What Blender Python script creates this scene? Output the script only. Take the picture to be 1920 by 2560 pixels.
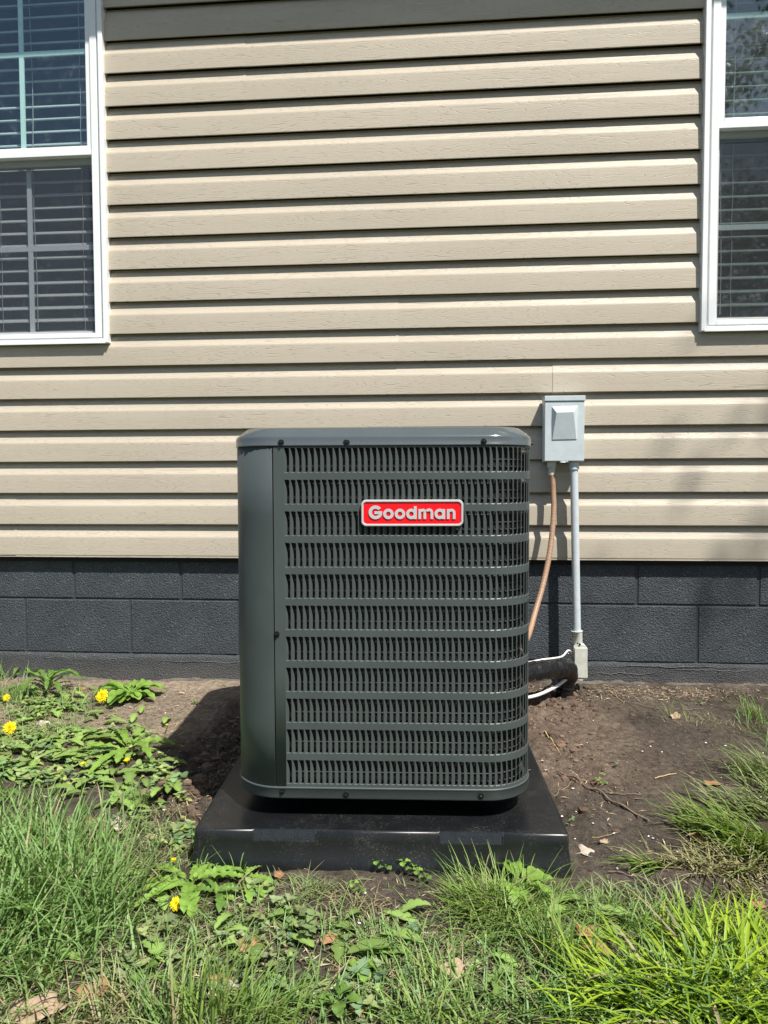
import bpy, bmesh, math, random
import numpy as np
from mathutils import Vector, Matrix, noise
random.seed(7); rng = np.random.default_rng(7)
IN = 0.0254
for o in list(bpy.data.objects): bpy.data.objects.remove(o)
SC = bpy.context.scene; COL = SC.collection

# ------------------------------------------------------------------ camera, sky, sun, exposure
cd = bpy.data.cameras.new('camera'); cam = bpy.data.objects.new('camera', cd); COL.objects.link(cam)
cF = Vector((-0.0851797, 0.9953172, -0.04569565)); cR = Vector((0.99636533, 0.08512398, -0.00316749)); cU = Vector((-7.37e-4, 0.0457994, 0.99895039))
M = Matrix((cR, cU, -cF)).transposed().to_4x4(); M.translation = (0, -2.59647889, 0.27854204)
cam.matrix_world = M
cd.sensor_fit = 'VERTICAL'; cd.sensor_height = 36; cd.sensor_width = 27; cd.lens = 26.013
cd.clip_start = 0.02; cd.clip_end = 2000
SC.camera = cam
SUN = Vector((0.84, -1.0, 2.0)).normalized()
w = bpy.data.worlds.new('World'); SC.world = w; w.use_nodes = True
nt = w.node_tree; sky = nt.nodes.new('ShaderNodeTexSky'); sky.sky_type = 'NISHITA'; sky.sun_disc = False
sky.sun_elevation = math.asin(SUN.z); sky.sun_rotation = math.atan2(SUN.x, SUN.y)
sky.air_density = 1.0; sky.dust_density = 1.2; sky.ozone_density = 1.0
bg = nt.nodes['Background']; nt.links.new(sky.outputs[0], bg.inputs[0]); bg.inputs[1].default_value = 0.085
sl = bpy.data.lights.new('sun', 'SUN'); sl.energy = 4.7; sl.angle = math.radians(0.55); sl.color = (1.0, 0.955, 0.88)
so = bpy.data.objects.new('sun', sl); COL.objects.link(so); so.rotation_euler = SUN.to_track_quat('Z', 'Y').to_euler(); so.location = (4, -6, 9)
SC.view_settings.view_transform = 'Standard'; SC.view_settings.look = 'None'
SC.view_settings.exposure = 0.62; SC.view_settings.gamma = 1.0; SC.view_settings.use_curve_mapping = False
SC.render.engine = 'CYCLES'
SC.cycles.max_bounces = 8; SC.cycles.transparent_max_bounces = 12

# ------------------------------------------------------------------ helpers
def link(o, parent=None):
    COL.objects.link(o)
    if parent is not None: o.parent = parent
    return o
def tag(o, label=None, cat=None, group=None, kind=None):
    if label: o['label'] = label
    if cat: o['category'] = cat
    if group: o['group'] = group
    if kind: o['kind'] = kind
    return o
def empty(name, loc=(0, 0, 0), rz=0.0, label=None, cat=None, group=None):
    o = bpy.data.objects.new(name, None); o.empty_display_size = 0.05
    o.location = Vector(loc) * IN; o.rotation_euler = (0, 0, rz); link(o)
    return tag(o, label, cat, group)
class MB:
    """collects geometry in inches"""
    def __init__(s): s.v = []; s.f = []; s.sm = []
    def add(s, vs, fs, smooth=False):
        b = len(s.v); s.v += [tuple(v) for v in vs]; s.f += [tuple(i + b for i in f) for f in fs]; s.sm += [smooth] * len(fs)
    def box(s, x0, x1, y0, y1, z0, z1):
        s.add([(x0,y0,z0),(x1,y0,z0),(x1,y1,z0),(x0,y1,z0),(x0,y0,z1),(x1,y0,z1),(x1,y1,z1),(x0,y1,z1)],
              [(3,2,1,0),(4,5,6,7),(0,1,5,4),(1,2,6,5),(2,3,7,6),(3,0,4,7)])
    def tube(s, pts, r, n=10, smooth=True, caps=True):
        pts = [Vector(p) for p in pts]; N = len(pts); rr = r if callable(r) else (lambda t: r)
        t0 = (pts[1] - pts[0]).normalized(); a = Vector((0, 0, 1)) if abs(t0.z) < .9 else Vector((0, 1, 0))
        u = t0.cross(a).normalized(); vs = []
        for i, p in enumerate(pts):
            t = (pts[min(i+1, N-1)] - pts[max(i-1, 0)]).normalized()
            u = (u - t * u.dot(t)).normalized(); w_ = t.cross(u); q = rr(i / (N - 1))
            for k in range(n):
                c = 2 * math.pi * k / n; vs.append(p + u * (q * math.cos(c)) + w_ * (q * math.sin(c)))
        fs = [(i*n+k, i*n+(k+1) % n, (i+1)*n+(k+1) % n, (i+1)*n+k) for i in range(N-1) for k in range(n)]
        s.add(vs, fs, smooth)
        if caps: s.add(vs[:n], [tuple(range(n))[::-1]]); s.add(vs[-n:], [tuple(range(n))])
    def rod(s, a, b, r, n=12): s.tube([a, b], r, n)
    def build(s, name, mat=None, parent=None, bevel=0, seg=2, label=None, kind=None, scale=IN, smooth=None):
        me = bpy.data.meshes.new(name)
        me.from_pydata([(x*scale, y*scale, z*scale) for x, y, z in s.v], [], s.f)
        if smooth is None: me.polygons.foreach_set('use_smooth', s.sm)
        else: me.polygons.foreach_set('use_smooth', [smooth] * len(s.f))
        me.update()
        o = bpy.data.objects.new(name, me)
        if mat: me.materials.append(mat)
        link(o, parent)
        if bevel:
            m = o.modifiers.new('bevel', 'BEVEL'); m.width = bevel * IN; m.segments = seg; m.limit_method = 'ANGLE'; m.angle_limit = math.radians(40)
            m.harden_normals = False
        if label: o['label'] = label
        if kind: o['kind'] = kind
        return o
def spline(pts, per=8):
    pts = [Vector(p) for p in pts]; out = []
    P = [pts[0]*2 - pts[1]] + pts + [pts[-1]*2 - pts[-2]]
    for i in range(1, len(P) - 2):
        for k in range(per):
            t = k / per; a, b, c, d = P[i-1], P[i], P[i+1], P[i+2]
            out.append(0.5 * ((2*b) + (c-a)*t + (2*a-5*b+4*c-d)*t*t + (3*b-a-3*c+d)*t**3))
    out.append(pts[-1]); return out

# ---- materials
def newmat(name):
    m = bpy.data.materials.new(name); m.use_nodes = True; n = m.node_tree.nodes; l = m.node_tree.links
    return m, n, l, n['Principled BSDF']
def N(n, t, **k):
    x = n.new(t)
    for a, b in k.items():
        if a.startswith('i_'): x.inputs[int(a[2:])].default_value = b
        else: setattr(x, a, b)
    return x
def coords(n, l, scale=(1, 1, 1), rnd=False):
    tc = N(n, 'ShaderNodeTexCoord'); mp = N(n, 'ShaderNodeMapping'); mp.inputs['Scale'].default_value = scale
    l.new(tc.outputs['Object'], mp.inputs['Vector'])
    if rnd:
        oi = N(n, 'ShaderNodeObjectInfo'); mu = N(n, 'ShaderNodeVectorMath', operation='SCALE'); cmb = N(n, 'ShaderNodeCombineXYZ')
        for k in range(3): l.new(oi.outputs['Random'], cmb.inputs[k])
        l.new(cmb.outputs[0], mu.inputs[0]); mu.inputs['Scale'].default_value = 37.0; l.new(mu.outputs[0], mp.inputs['Location'])
    return mp.outputs[0]
def noise_tex(n, l, vec, scale, detail=4, rough=.55, dist=0.0):
    t = N(n, 'ShaderNodeTexNoise'); t.inputs['Scale'].default_value = scale; t.inputs['Detail'].default_value = detail
    t.inputs['Roughness'].default_value = rough; t.inputs['Distortion'].default_value = dist; l.new(vec, t.inputs['Vector']); return t.outputs['Fac']
def ramp(n, l, fac, stops):
    r = N(n, 'ShaderNodeValToRGB'); e = r.color_ramp.elements
    while len(e) > 1: e.remove(e[-1])
    e[0].position = stops[0][0]; e[0].color = (*stops[0][1], 1)
    for p, c in stops[1:]: x = e.new(p); x.color = (*c, 1)
    l.new(fac, r.inputs[0]); return r.outputs[0]
def g3(v): return (v, v, v)
def bump(n, l, b, height, strength=.5, dist=.001, prev=None):
    x = N(n, 'ShaderNodeBump'); x.inputs['Strength'].default_value = strength; x.inputs['Distance'].default_value = dist
    l.new(height, x.inputs['Height'])
    if prev: l.new(prev, x.inputs['Normal'])
    l.new(x.outputs[0], b.inputs['Normal']); return x.outputs[0]
def mixc(n, l, fac, a, b, mode='MIX'):
    x = N(n, 'ShaderNodeMix', data_type='RGBA', blend_type=mode)
    if isinstance(fac, (int, float)): x.inputs[0].default_value = fac
    else: l.new(fac, x.inputs[0])
    for i, c in ((6, a), (7, b)):
        if isinstance(c, tuple): x.inputs[i].default_value = (*c, 1)
        else: l.new(c, x.inputs[i])
    return x.outputs[2]
def mathn(n, l, op, a, b=None):
    x = N(n, 'ShaderNodeMath', operation=op)
    for i, c in ((0, a), (1, b)):
        if c is None: continue
        if isinstance(c, (int, float)): x.inputs[i].default_value = c
        else: l.new(c, x.inputs[i])
    return x.outputs[0]
def plain(name, c, rough=.5, metal=0, spec=.5, var=.0, vs=30, bmp=0, bs=300, bd=.0005, coat=0, scr=None):
    m, n, l, b = newmat(name); b.inputs['Base Color'].default_value = (*c, 1); b.inputs['Roughness'].default_value = rough
    b.inputs['Metallic'].default_value = metal; b.inputs['Specular IOR Level'].default_value = spec; b.inputs['Coat Weight'].default_value = coat
    v = coords(n, l)
    if var:
        f = noise_tex(n, l, v, vs, 5, .6)
        l.new(ramp(n, l, f, [(.3, tuple(x*(1-var) for x in c)), (.7, tuple(min(1, x*(1+var)) for x in c))]), b.inputs['Base Color'])
        rr = N(n, 'ShaderNodeMapRange'); rr.inputs[3].default_value = rough*.85; rr.inputs[4].default_value = min(1, rough*1.2); l.new(f, rr.inputs[0]); l.new(rr.outputs[0], b.inputs['Roughness'])
    if bmp: bump(n, l, b, noise_tex(n, l, v, bs, 3, .6), bmp, bd)
    return m

def mat_siding():
    m, n, l, b = newmat('vinyl_siding'); b.inputs['Roughness'].default_value = .5; b.inputs['Specular IOR Level'].default_value = .35
    v = coords(n, l, (.45, 1.0, 7.0), True)
    f1 = noise_tex(n, l, v, 4.6, 2.4, .5, .3)
    lines = mathn(n, l, 'MULTIPLY', f1, 24.0); fr = mathn(n, l, 'FRACT', lines); d = mathn(n, l, 'ABSOLUTE', mathn(n, l, 'SUBTRACT', fr, .5))
    ln = N(n, 'ShaderNodeMapRange'); ln.interpolation_type = 'SMOOTHSTEP'; ln.inputs[1].default_value = 0; ln.inputs[2].default_value = .12; l.new(d, ln.inputs[0])
    v2 = coords(n, l, (.5, 1, 6), True); gate = N(n, 'ShaderNodeMapRange'); gate.inputs[1].default_value = .36; gate.inputs[2].default_value = .52
    l.new(noise_tex(n, l, v2, 5, 2), gate.inputs[0])
    lg = mathn(n, l, 'MAXIMUM', ln.outputs[0], mathn(n, l, 'SUBTRACT', .9, gate.outputs[0]))
    v3 = coords(n, l, (1, 1, 14)); fine = noise_tex(n, l, v3, 60, 4, .7)
    v4 = coords(n, l, (1, 1, 1), True); big = noise_tex(n, l, v4, 1.3, 2)
    base = ramp(n, l, big, [(.3, (.445, .394, .312)), (.7, (.490, .435, .346))])
    col = mixc(n, l, ramp(n, l, lg, [(0, g3(1)), (1, g3(0))]), base, mixc(n, l, .27, base, (.15, .115, .075)))
    # dusty, slightly rain-streaked surface
    st = noise_tex(n, l, coords(n, l, (7, 1, .6)), 5, 4, .65)
    col = mixc(n, l, ramp(n, l, st, [(.52, g3(0)), (.75, g3(.18))]), col, (.36, .32, .26))
    l.new(col, b.inputs['Base Color'])
    h = mathn(n, l, 'ADD', mathn(n, l, 'MULTIPLY', lg, 1.0), mathn(n, l, 'MULTIPLY', fine, .5))
    bump(n, l, b, h, .45, .0010)
    return m
def mat_block(name, c, lo=.7):
    m, n, l, b = newmat(name); b.inputs['Roughness'].default_value = .62; b.inputs['Specular IOR Level'].default_value = .4
    v = coords(n, l, (1, 1, 1)); v2 = coords(n, l, (1, 1, 1), True)
    f = noise_tex(n, l, v, 9, 5, .6); pits = N(n, 'ShaderNodeTexVoronoi'); pits.inputs['Scale'].default_value = 210; l.new(v, pits.inputs['Vector'])
    sp = noise_tex(n, l, v, 170, 3, .7)
    col = ramp(n, l, f, [(.25, tuple(x*.8 for x in c)), (.75, tuple(x*1.25 for x in c))])
    col = mixc(n, l, ramp(n, l, sp, [(.58, g3(0)), (.70, g3(.75))]), col, tuple(min(1, x*3.0+.03) for x in c))
    # dirt splashed up from the soil, thinning out upward (world height in z)
    sx = N(n, 'ShaderNodeSeparateXYZ'); l.new(coords(n, l), sx.inputs[0])
    hi = N(n, 'ShaderNodeMapRange'); hi.inputs[1].default_value = -.49; hi.inputs[2].default_value = -.33; hi.inputs[3].default_value = .62; hi.inputs[4].default_value = 0; l.new(sx.outputs[2], hi.inputs[0])
    dm = mathn(n, l, 'MULTIPLY', hi.outputs[0], noise_tex(n, l, v, 14, 5, .7))
    col = mixc(n, l, dm, col, (.16, .125, .09))
    l.new(col, b.inputs['Base Color'])
    hh = mathn(n, l, 'ADD', mathn(n, l, 'MULTIPLY', noise_tex(n, l, v, 260, 4, .7), 1.0), mathn(n, l, 'MULTIPLY', pits.outputs['Distance'], .8))
    p = bump(n, l, b, hh, 1.0, .0034)
    return m
def mat_attr(name, rough=.6, trans=0.0, spec=.3, bmp=0, bs=300, bd=.001):
    m, n, l, b = newmat(name); a = N(n, 'ShaderNodeAttribute', attribute_name='Col'); l.new(a.outputs['Color'], b.inputs['Base Color'])
    b.inputs['Roughness'].default_value = rough; b.inputs['Specular IOR Level'].default_value = spec
    if bmp: bump(n, l, b, noise_tex(n, l, coords(n, l), bs, 4, .7), bmp, bd)
    if trans:
        t = N(n, 'ShaderNodeBsdfTranslucent'); mx = N(n, 'ShaderNodeMixShader'); mx.inputs[0].default_value = trans
        tint = mixc(n, l, 1.0, a.outputs['Color'], (1.0, 1.0, .35), 'MULTIPLY'); l.new(tint, t.inputs[0])
        o = n['Material Output']; l.new(b.outputs[0], mx.inputs[1]); l.new(t.outputs[0], mx.inputs[2]); l.new(mx.outputs[0], o.inputs[0])
    return m
def mat_leaf(name, c, trans=.3, rough=.45, var=.3, vs=60):
    m, n, l, b = newmat(name); v = coords(n, l, (1, 1, 1), True); f = noise_tex(n, l, v, vs, 4, .6)
    col = ramp(n, l, f, [(.3, tuple(x*(1-var) for x in c)), (.72, tuple(min(1, x*(1+var)) for x in c))])
    l.new(col, b.inputs['Base Color']); b.inputs['Roughness'].default_value = rough; b.inputs['Specular IOR Level'].default_value = .35
    bump(n, l, b, noise_tex(n, l, v, vs*4, 3), .4, .0006)
    t = N(n, 'ShaderNodeBsdfTranslucent'); mx = N(n, 'ShaderNodeMixShader'); mx.inputs[0].default_value = trans
    l.new(col, t.inputs[0]); o = n['Material Output']; l.new(b.outputs[0], mx.inputs[1]); l.new(t.outputs[0], mx.inputs[2]); l.new(mx.outputs[0], o.inputs[0])
    return m
def mat_soil():
    m, n, l, b = newmat('soil'); a = N(n, 'ShaderNodeAttribute', attribute_name='Col'); v = coords(n, l)
    f = noise_tex(n, l, v, 55, 6, .7); g = noise_tex(n, l, v, 320, 4, .7)
    c = mixc(n, l, 1.0, a.outputs['Color'], ramp(n, l, f, [(.30, g3(.42)), (.5, g3(.95)), (.72, g3(1.5))]), 'MULTIPLY')
    c = mixc(n, l, 1.0, c, ramp(n, l, g, [(.32, g3(.55)), (.48, g3(1.0)), (.7, g3(1.35))]), 'MULTIPLY')
    l.new(c, b.inputs['Base Color']); b.inputs['Roughness'].default_value = .92; b.inputs['Specular IOR Level'].default_value = .2
    p = bump(n, l, b, f, .9, .012); bump(n, l, b, g, .9, .004, p)
    return m
def mat_glass(name, tint, refl, base_t, dust=1.0):
    m, n, l, b = newmat(name); n.remove(b); o = n['Material Output']
    gl = N(n, 'ShaderNodeBsdfGlossy'); gl.inputs['Roughness'].default_value = .02; gl.inputs[0].default_value = (*tint, 1)
    tr = N(n, 'ShaderNodeBsdfTransparent'); tr.inputs[0].default_value = (*base_t, 1)
    ge = N(n, 'ShaderNodeNewGeometry'); dt = N(n, 'ShaderNodeVectorMath', operation='DOT_PRODUCT'); l.new(ge.outputs['Normal'], dt.inputs[0]); l.new(ge.outputs['Incoming'], dt.inputs[1])
    sch = mathn(n, l, 'POWER', mathn(n, l, 'SUBTRACT', 1.0, mathn(n, l, 'ABSOLUTE', dt.outputs['Value'])), 5.0)
    fac = mathn(n, l, 'ADD', mathn(n, l, 'MULTIPLY', sch, .9), .04 + refl); mx = N(n, 'ShaderNodeMixShader'); l.new(fac, mx.inputs[0])
    l.new(tr.outputs[0], mx.inputs[1]); l.new(gl.outputs[0], mx.inputs[2])
    # dust film on the outside
    df = N(n, 'ShaderNodeBsdfDiffuse'); df.inputs[0].default_value = (.5, .53, .55, 1); mx2 = N(n, 'ShaderNodeMixShader')
    v = coords(n, l); du = ramp(n, l, noise_tex(n, l, v, 22, 6, .75), [(.50 if dust < 2 else .36, g3(.004*dust)), (.60, g3(.02*dust)), (.70, g3(.09*dust))])
    l.new(du, mx2.inputs[0]); l.new(mx.outputs[0], mx2.inputs[1]); l.new(df.outputs[0], mx2.inputs[2]); l.new(mx2.outputs[0], o.inputs[0])
    return m
def mat_screen():
    m, n, l, b = newmat('insect_screen'); n.remove(b); o = n['Material Output']
    tr = N(n, 'ShaderNodeBsdfTransparent'); df = N(n, 'ShaderNodeBsdfDiffuse'); df.inputs[0].default_value = (.07, .075, .08, 1)
    mx = N(n, 'ShaderNodeMixShader'); mx.inputs[0].default_value = .34; l.new(tr.outputs[0], mx.inputs[1]); l.new(df.outputs[0], mx.inputs[2]); l.new(mx.outputs[0], o.inputs[0])
    return m

MT = {}
MT['siding'] = mat_siding()
MT['block'] = mat_block('painted_block', (.044, .053, .061))
MT['parge'] = mat_block('painted_parging', (.046, .055, .062))
MT['ridge'] = plain('pale_painted_mortar', (.12, .13, .135), .8, var=.3, vs=60)  # paler than the painted parging around it
MT['ledge'] = plain('rough_concrete', (.115, .10, .082), .9, var=.4, vs=60, bmp=.9, bs=180, bd=.004)
MT['mortar'] = plain('painted_mortar', (.036, .044, .051), .75, bmp=.8, bs=300, bd=.002)
MT['vinyl'] = plain('white_vinyl', (.80, .82, .82), .35, var=.03, vs=8)
MT['muntin'] = plain('grille_bar_white', (.74, .86, .82), .4)
MT['muntin2'] = plain('grille_bar_grey_white', (.62, .66, .69), .4)
MT['blind2'] = plain('blind_slat_white_dimmed', (.20, .23, .22), .6)  # same white slats, colour darkened for the dimness behind the right panes
MT['blind'] = plain('blind_slat_white', (.48, .50, .50), .5)
MT['glass_up'] = mat_glass('window_glass', (.80, .90, .90), .05, (.90, .965, .96))
MT['glass_lo'] = mat_glass('window_glass_lower', (.85, .9, .92), .02, (.955, .965, .965))
MT['glass_dusty'] = mat_glass('dusty_window_glass', (.80, .88, .86), .06, (.86, .93, .91), 4.0)
MT['glass_dusty_lo'] = mat_glass('dusty_window_glass_lower', (.80, .88, .86), .02, (.90, .94, .93), 1.8)
MT['screen'] = mat_screen()
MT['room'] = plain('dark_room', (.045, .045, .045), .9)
MT['shingle'] = plain('roof_shingle', (.08, .075, .07), .9, bmp=.6)
MT['paint'] = plain('grey_green_enamel', (.061, .074, .073), .40, spec=.38, var=.10, vs=9, bmp=.10, bs=500, bd=.0003)
MT['paint_cap'] = plain('grey_green_enamel_cap_skylit', (.075, .090, .094), .17, spec=.6, var=.05, vs=9, coat=.3)  # same enamel, sky reflection on the cap painted in as a lighter, bluer base
MT['screw'] = plain('black_screw', (.012, .012, .014), .3, metal=.3)
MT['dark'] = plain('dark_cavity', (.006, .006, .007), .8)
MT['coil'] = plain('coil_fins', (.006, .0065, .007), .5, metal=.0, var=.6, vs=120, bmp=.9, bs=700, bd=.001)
MT['coiltube'] = plain('coil_tube_metal', (.045, .045, .043), .6, metal=.1, var=.5, vs=90)
MT['red'] = plain('badge_red', (.78, .004, .012), .35, spec=.4, var=.03)
MT['silver'] = plain('badge_silver', (.62, .62, .62), .42, metal=.35, bmp=.15, bs=900)
MT['box'] = plain('disconnect_grey', (.50, .56, .58), .42, var=.06, vs=35, bmp=.1, bs=200)
MT['pvc'] = plain('grey_pvc', (.50, .55, .58), .45, var=.07, vs=40)
MT['cream'] = plain('weathered_cream_pvc', (.52, .53, .47), .6, var=.14, vs=45)
MT['whip'] = plain('brown_flexible_conduit', (.33, .205, .13), .5, var=.12, vs=60)
MT['tape'] = plain('black_wrap', (.010, .010, .011), .27, spec=.5, bmp=.8, bs=48, bd=.006)
MT['wire'] = plain('white_cable', (.72, .70, .66), .45, var=.12)
MT['soil'] = mat_soil()
MT['grass'] = mat_attr('grass_blades', .45, .30, .35)
MT['weed'] = mat_attr('weed_leaves', .5, .25, .3, .3, 400, .0006)
MT['litter'] = mat_attr('litter', .8, 0, .2, .5, 500, .0006)
MT['dleaf'] = mat_leaf('dandelion_leaf', (.13, .235, .045), .28)
MT['dleaf2'] = mat_leaf('dandelion_leaf_bright', (.22, .37, .065), .32)
MT['dfl'] = mat_leaf('dandelion_yellow', (.86, .66, .005), .2, .6, .12, 300)
MT['stem'] = plain('weed_stem', (.20, .17, .09), .6)
MT['deadtan'] = mat_leaf('dead_leaf_tan', (.40, .29, .20), .12, .75, .25, 90)
MT['deador'] = mat_leaf('dead_leaf_orange', (.34, .185, .09), .15, .7, .3, 90)
MT['deadgrey'] = mat_leaf('dead_leaf_pale', (.46, .40, .33), .1, .8, .2, 90)
MT['twig'] = plain('twig_bark', (.17, .125, .09), .85, var=.4, vs=120, bmp=.6, bs=400)
MT['twigy'] = plain('twig_split_wood', (.42, .31, .16), .8, var=.3, vs=90)
MT['bark'] = plain('tree_bark', (.13, .10, .08), .9, var=.3, bmp=.7, bs=40, bd=.01)
MT['crown'] = mat_leaf('tree_leaves', (.07, .13, .025), .3)
def mat_pad():
    m, n, l, b = newmat('black_plastic_pad'); v = coords(n, l)
    f = noise_tex(n, l, v, 260, 4, .75); f2 = noise_tex(n, l, v, 9, 5, .7)
    dust = mathn(n, l, 'MULTIPLY', ramp(n, l, f, [(.55, g3(0)), (.68, g3(1))]), ramp(n, l, f2, [(.42, g3(.02)), (.70, g3(.45))]))
    c = mixc(n, l, dust, (.0065, .0075, .0088), (.24, .23, .19))
    c = mixc(n, l, ramp(n, l, f2, [(.5, g3(0)), (.85, g3(.07))]), c, (.16, .14, .12))
    l.new(c, b.inputs['Base Color']); b.inputs['Roughness'].default_value = .3; b.inputs['Specular IOR Level'].default_value = .6
    rr = N(n, 'ShaderNodeMapRange'); rr.inputs[3].default_value = .25; rr.inputs[4].default_value = .42; l.new(f2, rr.inputs[0]); l.new(rr.outputs[0], b.inputs['Roughness'])
    bump(n, l, b, noise_tex(n, l, v, 600, 3, .7), .10, .0005)
    return m
MT['pad'] = mat_pad()

# ------------------------------------------------------------------ ground
def gz(x, y):
    y2 = min(y, 1.5); return -17.3 + 0.068 * min(0, y2) - 0.03 * max(0, -x - 8) * max(0, (y2 + 50) / 50) if x > -45 else gz(-44.9, y)
def sm(a, b, t): t = max(0, min(1, (t - a) / (b - a))); return t * t * (3 - 2 * t)
def near_rect(x, y, x0, x1, y0, y1, f):   # 1 inside, fades over f
    dx = max(x0 - x, 0, x - x1); dy = max(y0 - y, 0, y - y1); return max(0, 1 - math.hypot(dx, dy) / f)
def gh(x, y):
    n1 = noise.noise((x*.09, y*.09, 3.1)); n2 = noise.noise((x*.35, y*.35, 7.7)); n3 = noise.noise((x*1.3, y*1.3, 1.7)); n4 = noise.noise((x*3.1, y*3.1, 5.2))
    cl = max(near_rect(x, y, -28, -20, -38, -8, 3.5), .7*near_rect(x, y, 9, 17, -14, -2, 5), .45*near_rect(x, y, 10, 15, -44, -10, 5))
    z = gz(x, y) + .35*n1 + .16*n2 + (.08 + .40*cl)*n3 + (.05 + .30*cl)*n4 + cl*.9*abs(n2)*2 - cl*.4
    if -50 < x < 60 and y > -66: 
        # the slab sits in shallow worked soil
        z -= .25*near_rect(x, y, -20, 9.4, -44, -15, 3)
    z -= 1.3*max(0, 1 - math.hypot(x-15.5, y+3)/4.5)          # small pit where the lines enter the ground
    return z
def build_ground():
    xs = list(np.arange(-68, 56.01, .36)); ys = list(np.arange(-70, 2.01, .36))
    gx = [-8000, -3000, -1000, -400, -200, -120, -90, -76] + xs + [64, 78, 95, 120, 200, 400, 1000, 3000, 8000]
    gy = [-12000, -4000, -1500, -600, -300, -180, -120, -90, -78] + ys
    vs = []; cols = []
    for y in gy:
        for x in gx:
            inside = -70 < x < 58 and y > -72
            z = gh(x, y) if (inside or (abs(x) < 130 and y > -130)) else gz(max(-45, x), -70) - .0
            vs.append((x*IN, y*IN, z*IN))
            a = noise.noise((x*.05, y*.05, 9)); c = noise.noise((x*.22, y*.22, 2))
            dark = np.array((.088, .072, .057)); tan = np.array((.30, .24, .175)); red = np.array((.132, .099, .074)); lawn = np.array((.06, .075, .03))
            t = sm(-27, -14, y) * sm(-16, -22, x) ; t = t*(.95+.5*a) + .10*c
            t = max(t, .35*sm(-14, 0, y)*sm(18, 30, x)*(.5+c))
            t = max(0, min(1, t)) * (1 - .85*near_rect(x, y, -27, -20, -36, -9, 2.5))
            k = dark*(1-t) + tan*t
            r = near_rect(x, y, 9, 18, -26, -6, 6)*.75; k = k*(1-r) + red*1.25*r
            k = k*(1 + .25*c)
            far = 0 if inside else min(1, (max(abs(x)-60, 0) + max(-y-72, 0))/60)
            k = k*(1-far) + lawn*far
            cols.append((*[float(max(.01, q)) for q in k], 1))
    W = len(gx); fs = [(j*W+i, j*W+i+1, (j+1)*W+i+1, (j+1)*W+i) for j in range(len(gy)-1) for i in range(W-1)]
    me = bpy.data.meshes.new('ground'); me.from_pydata(vs, [], fs); me.polygons.foreach_set('use_smooth', [True]*len(fs))
    at = me.color_attributes.new('Col', 'FLOAT_COLOR', 'POINT'); at.data.foreach_set('color', [q for c in cols for q in c])
    me.materials.append(MT['soil']); o = bpy.data.objects.new('ground', me); link(o); tag(o, kind='structure', label='brown bare soil sloping down from the house wall')
build_ground()

# ------------------------------------------------------------------ house
X0, X1 = -150.0, 130.0
WL = (-82.0, -47.7); WR = (33.3, 67.6); WZ0, WZ1 = 30.2, 85.2
house = empty('house', (0, 0, -17), 0, 'beige vinyl sided house wall standing on a dark painted block foundation', 'house')
def hb(mb, name, mat, parent=house, **k):      # build with house-relative coordinates
    o = mb.build(name, mat, parent, **k); o.location = (0, 0, 0) if parent is not house else (0, 0, 17*IN); return o
PROF = [(.84, .34), (.14, .34), (.12, -.02), (.02, -.03), (0.0, .03), (0.0, .10), (.03, 1.4), (.06, 2.45), (.075, 2.62), (.11, 2.72), (.19, 2.86), (.39, 3.27), (.52, 3.58), (.57, 3.86), (.58, 4.17), (.84, 4.24), (.86, 4.56)]
def clip_prof(zmax):
    out = []
    for i, (y, z) in enumerate(PROF):
        if z <= zmax: out.append((y, z))
        else:
            py, pz = PROF[i-1]
            if pz < zmax: t = (zmax-pz)/(z-pz); out.append((py+(y-py)*t, zmax))
            break
    return out
def course(mb, x0, x1, z, zmax=9e9, yo=0):
    pr = clip_prof(zmax - z)
    if len(pr) < 3: return
    n = max(1, int((x1-x0)/10)); vs = []; L = len(pr)
    for i in range(n+1):
        x = x0 + (x1-x0)*i/n
        for j, (y, zz) in enumerate(pr):
            wob = .03*noise.noise((x*.03, z*.3, 4))
            vs.append((x, y + yo + wob*1.2, z + zz + (.02*noise.noise((x*.04, z*.7, 1)) if j < 6 else 0)))
    fs = [(i*L+j, (i+1)*L+j, (i+1)*L+j+1, i*L+j+1) for i in range(n) for j in range(L-1)]
    mb.add(vs, fs, True)
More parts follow.
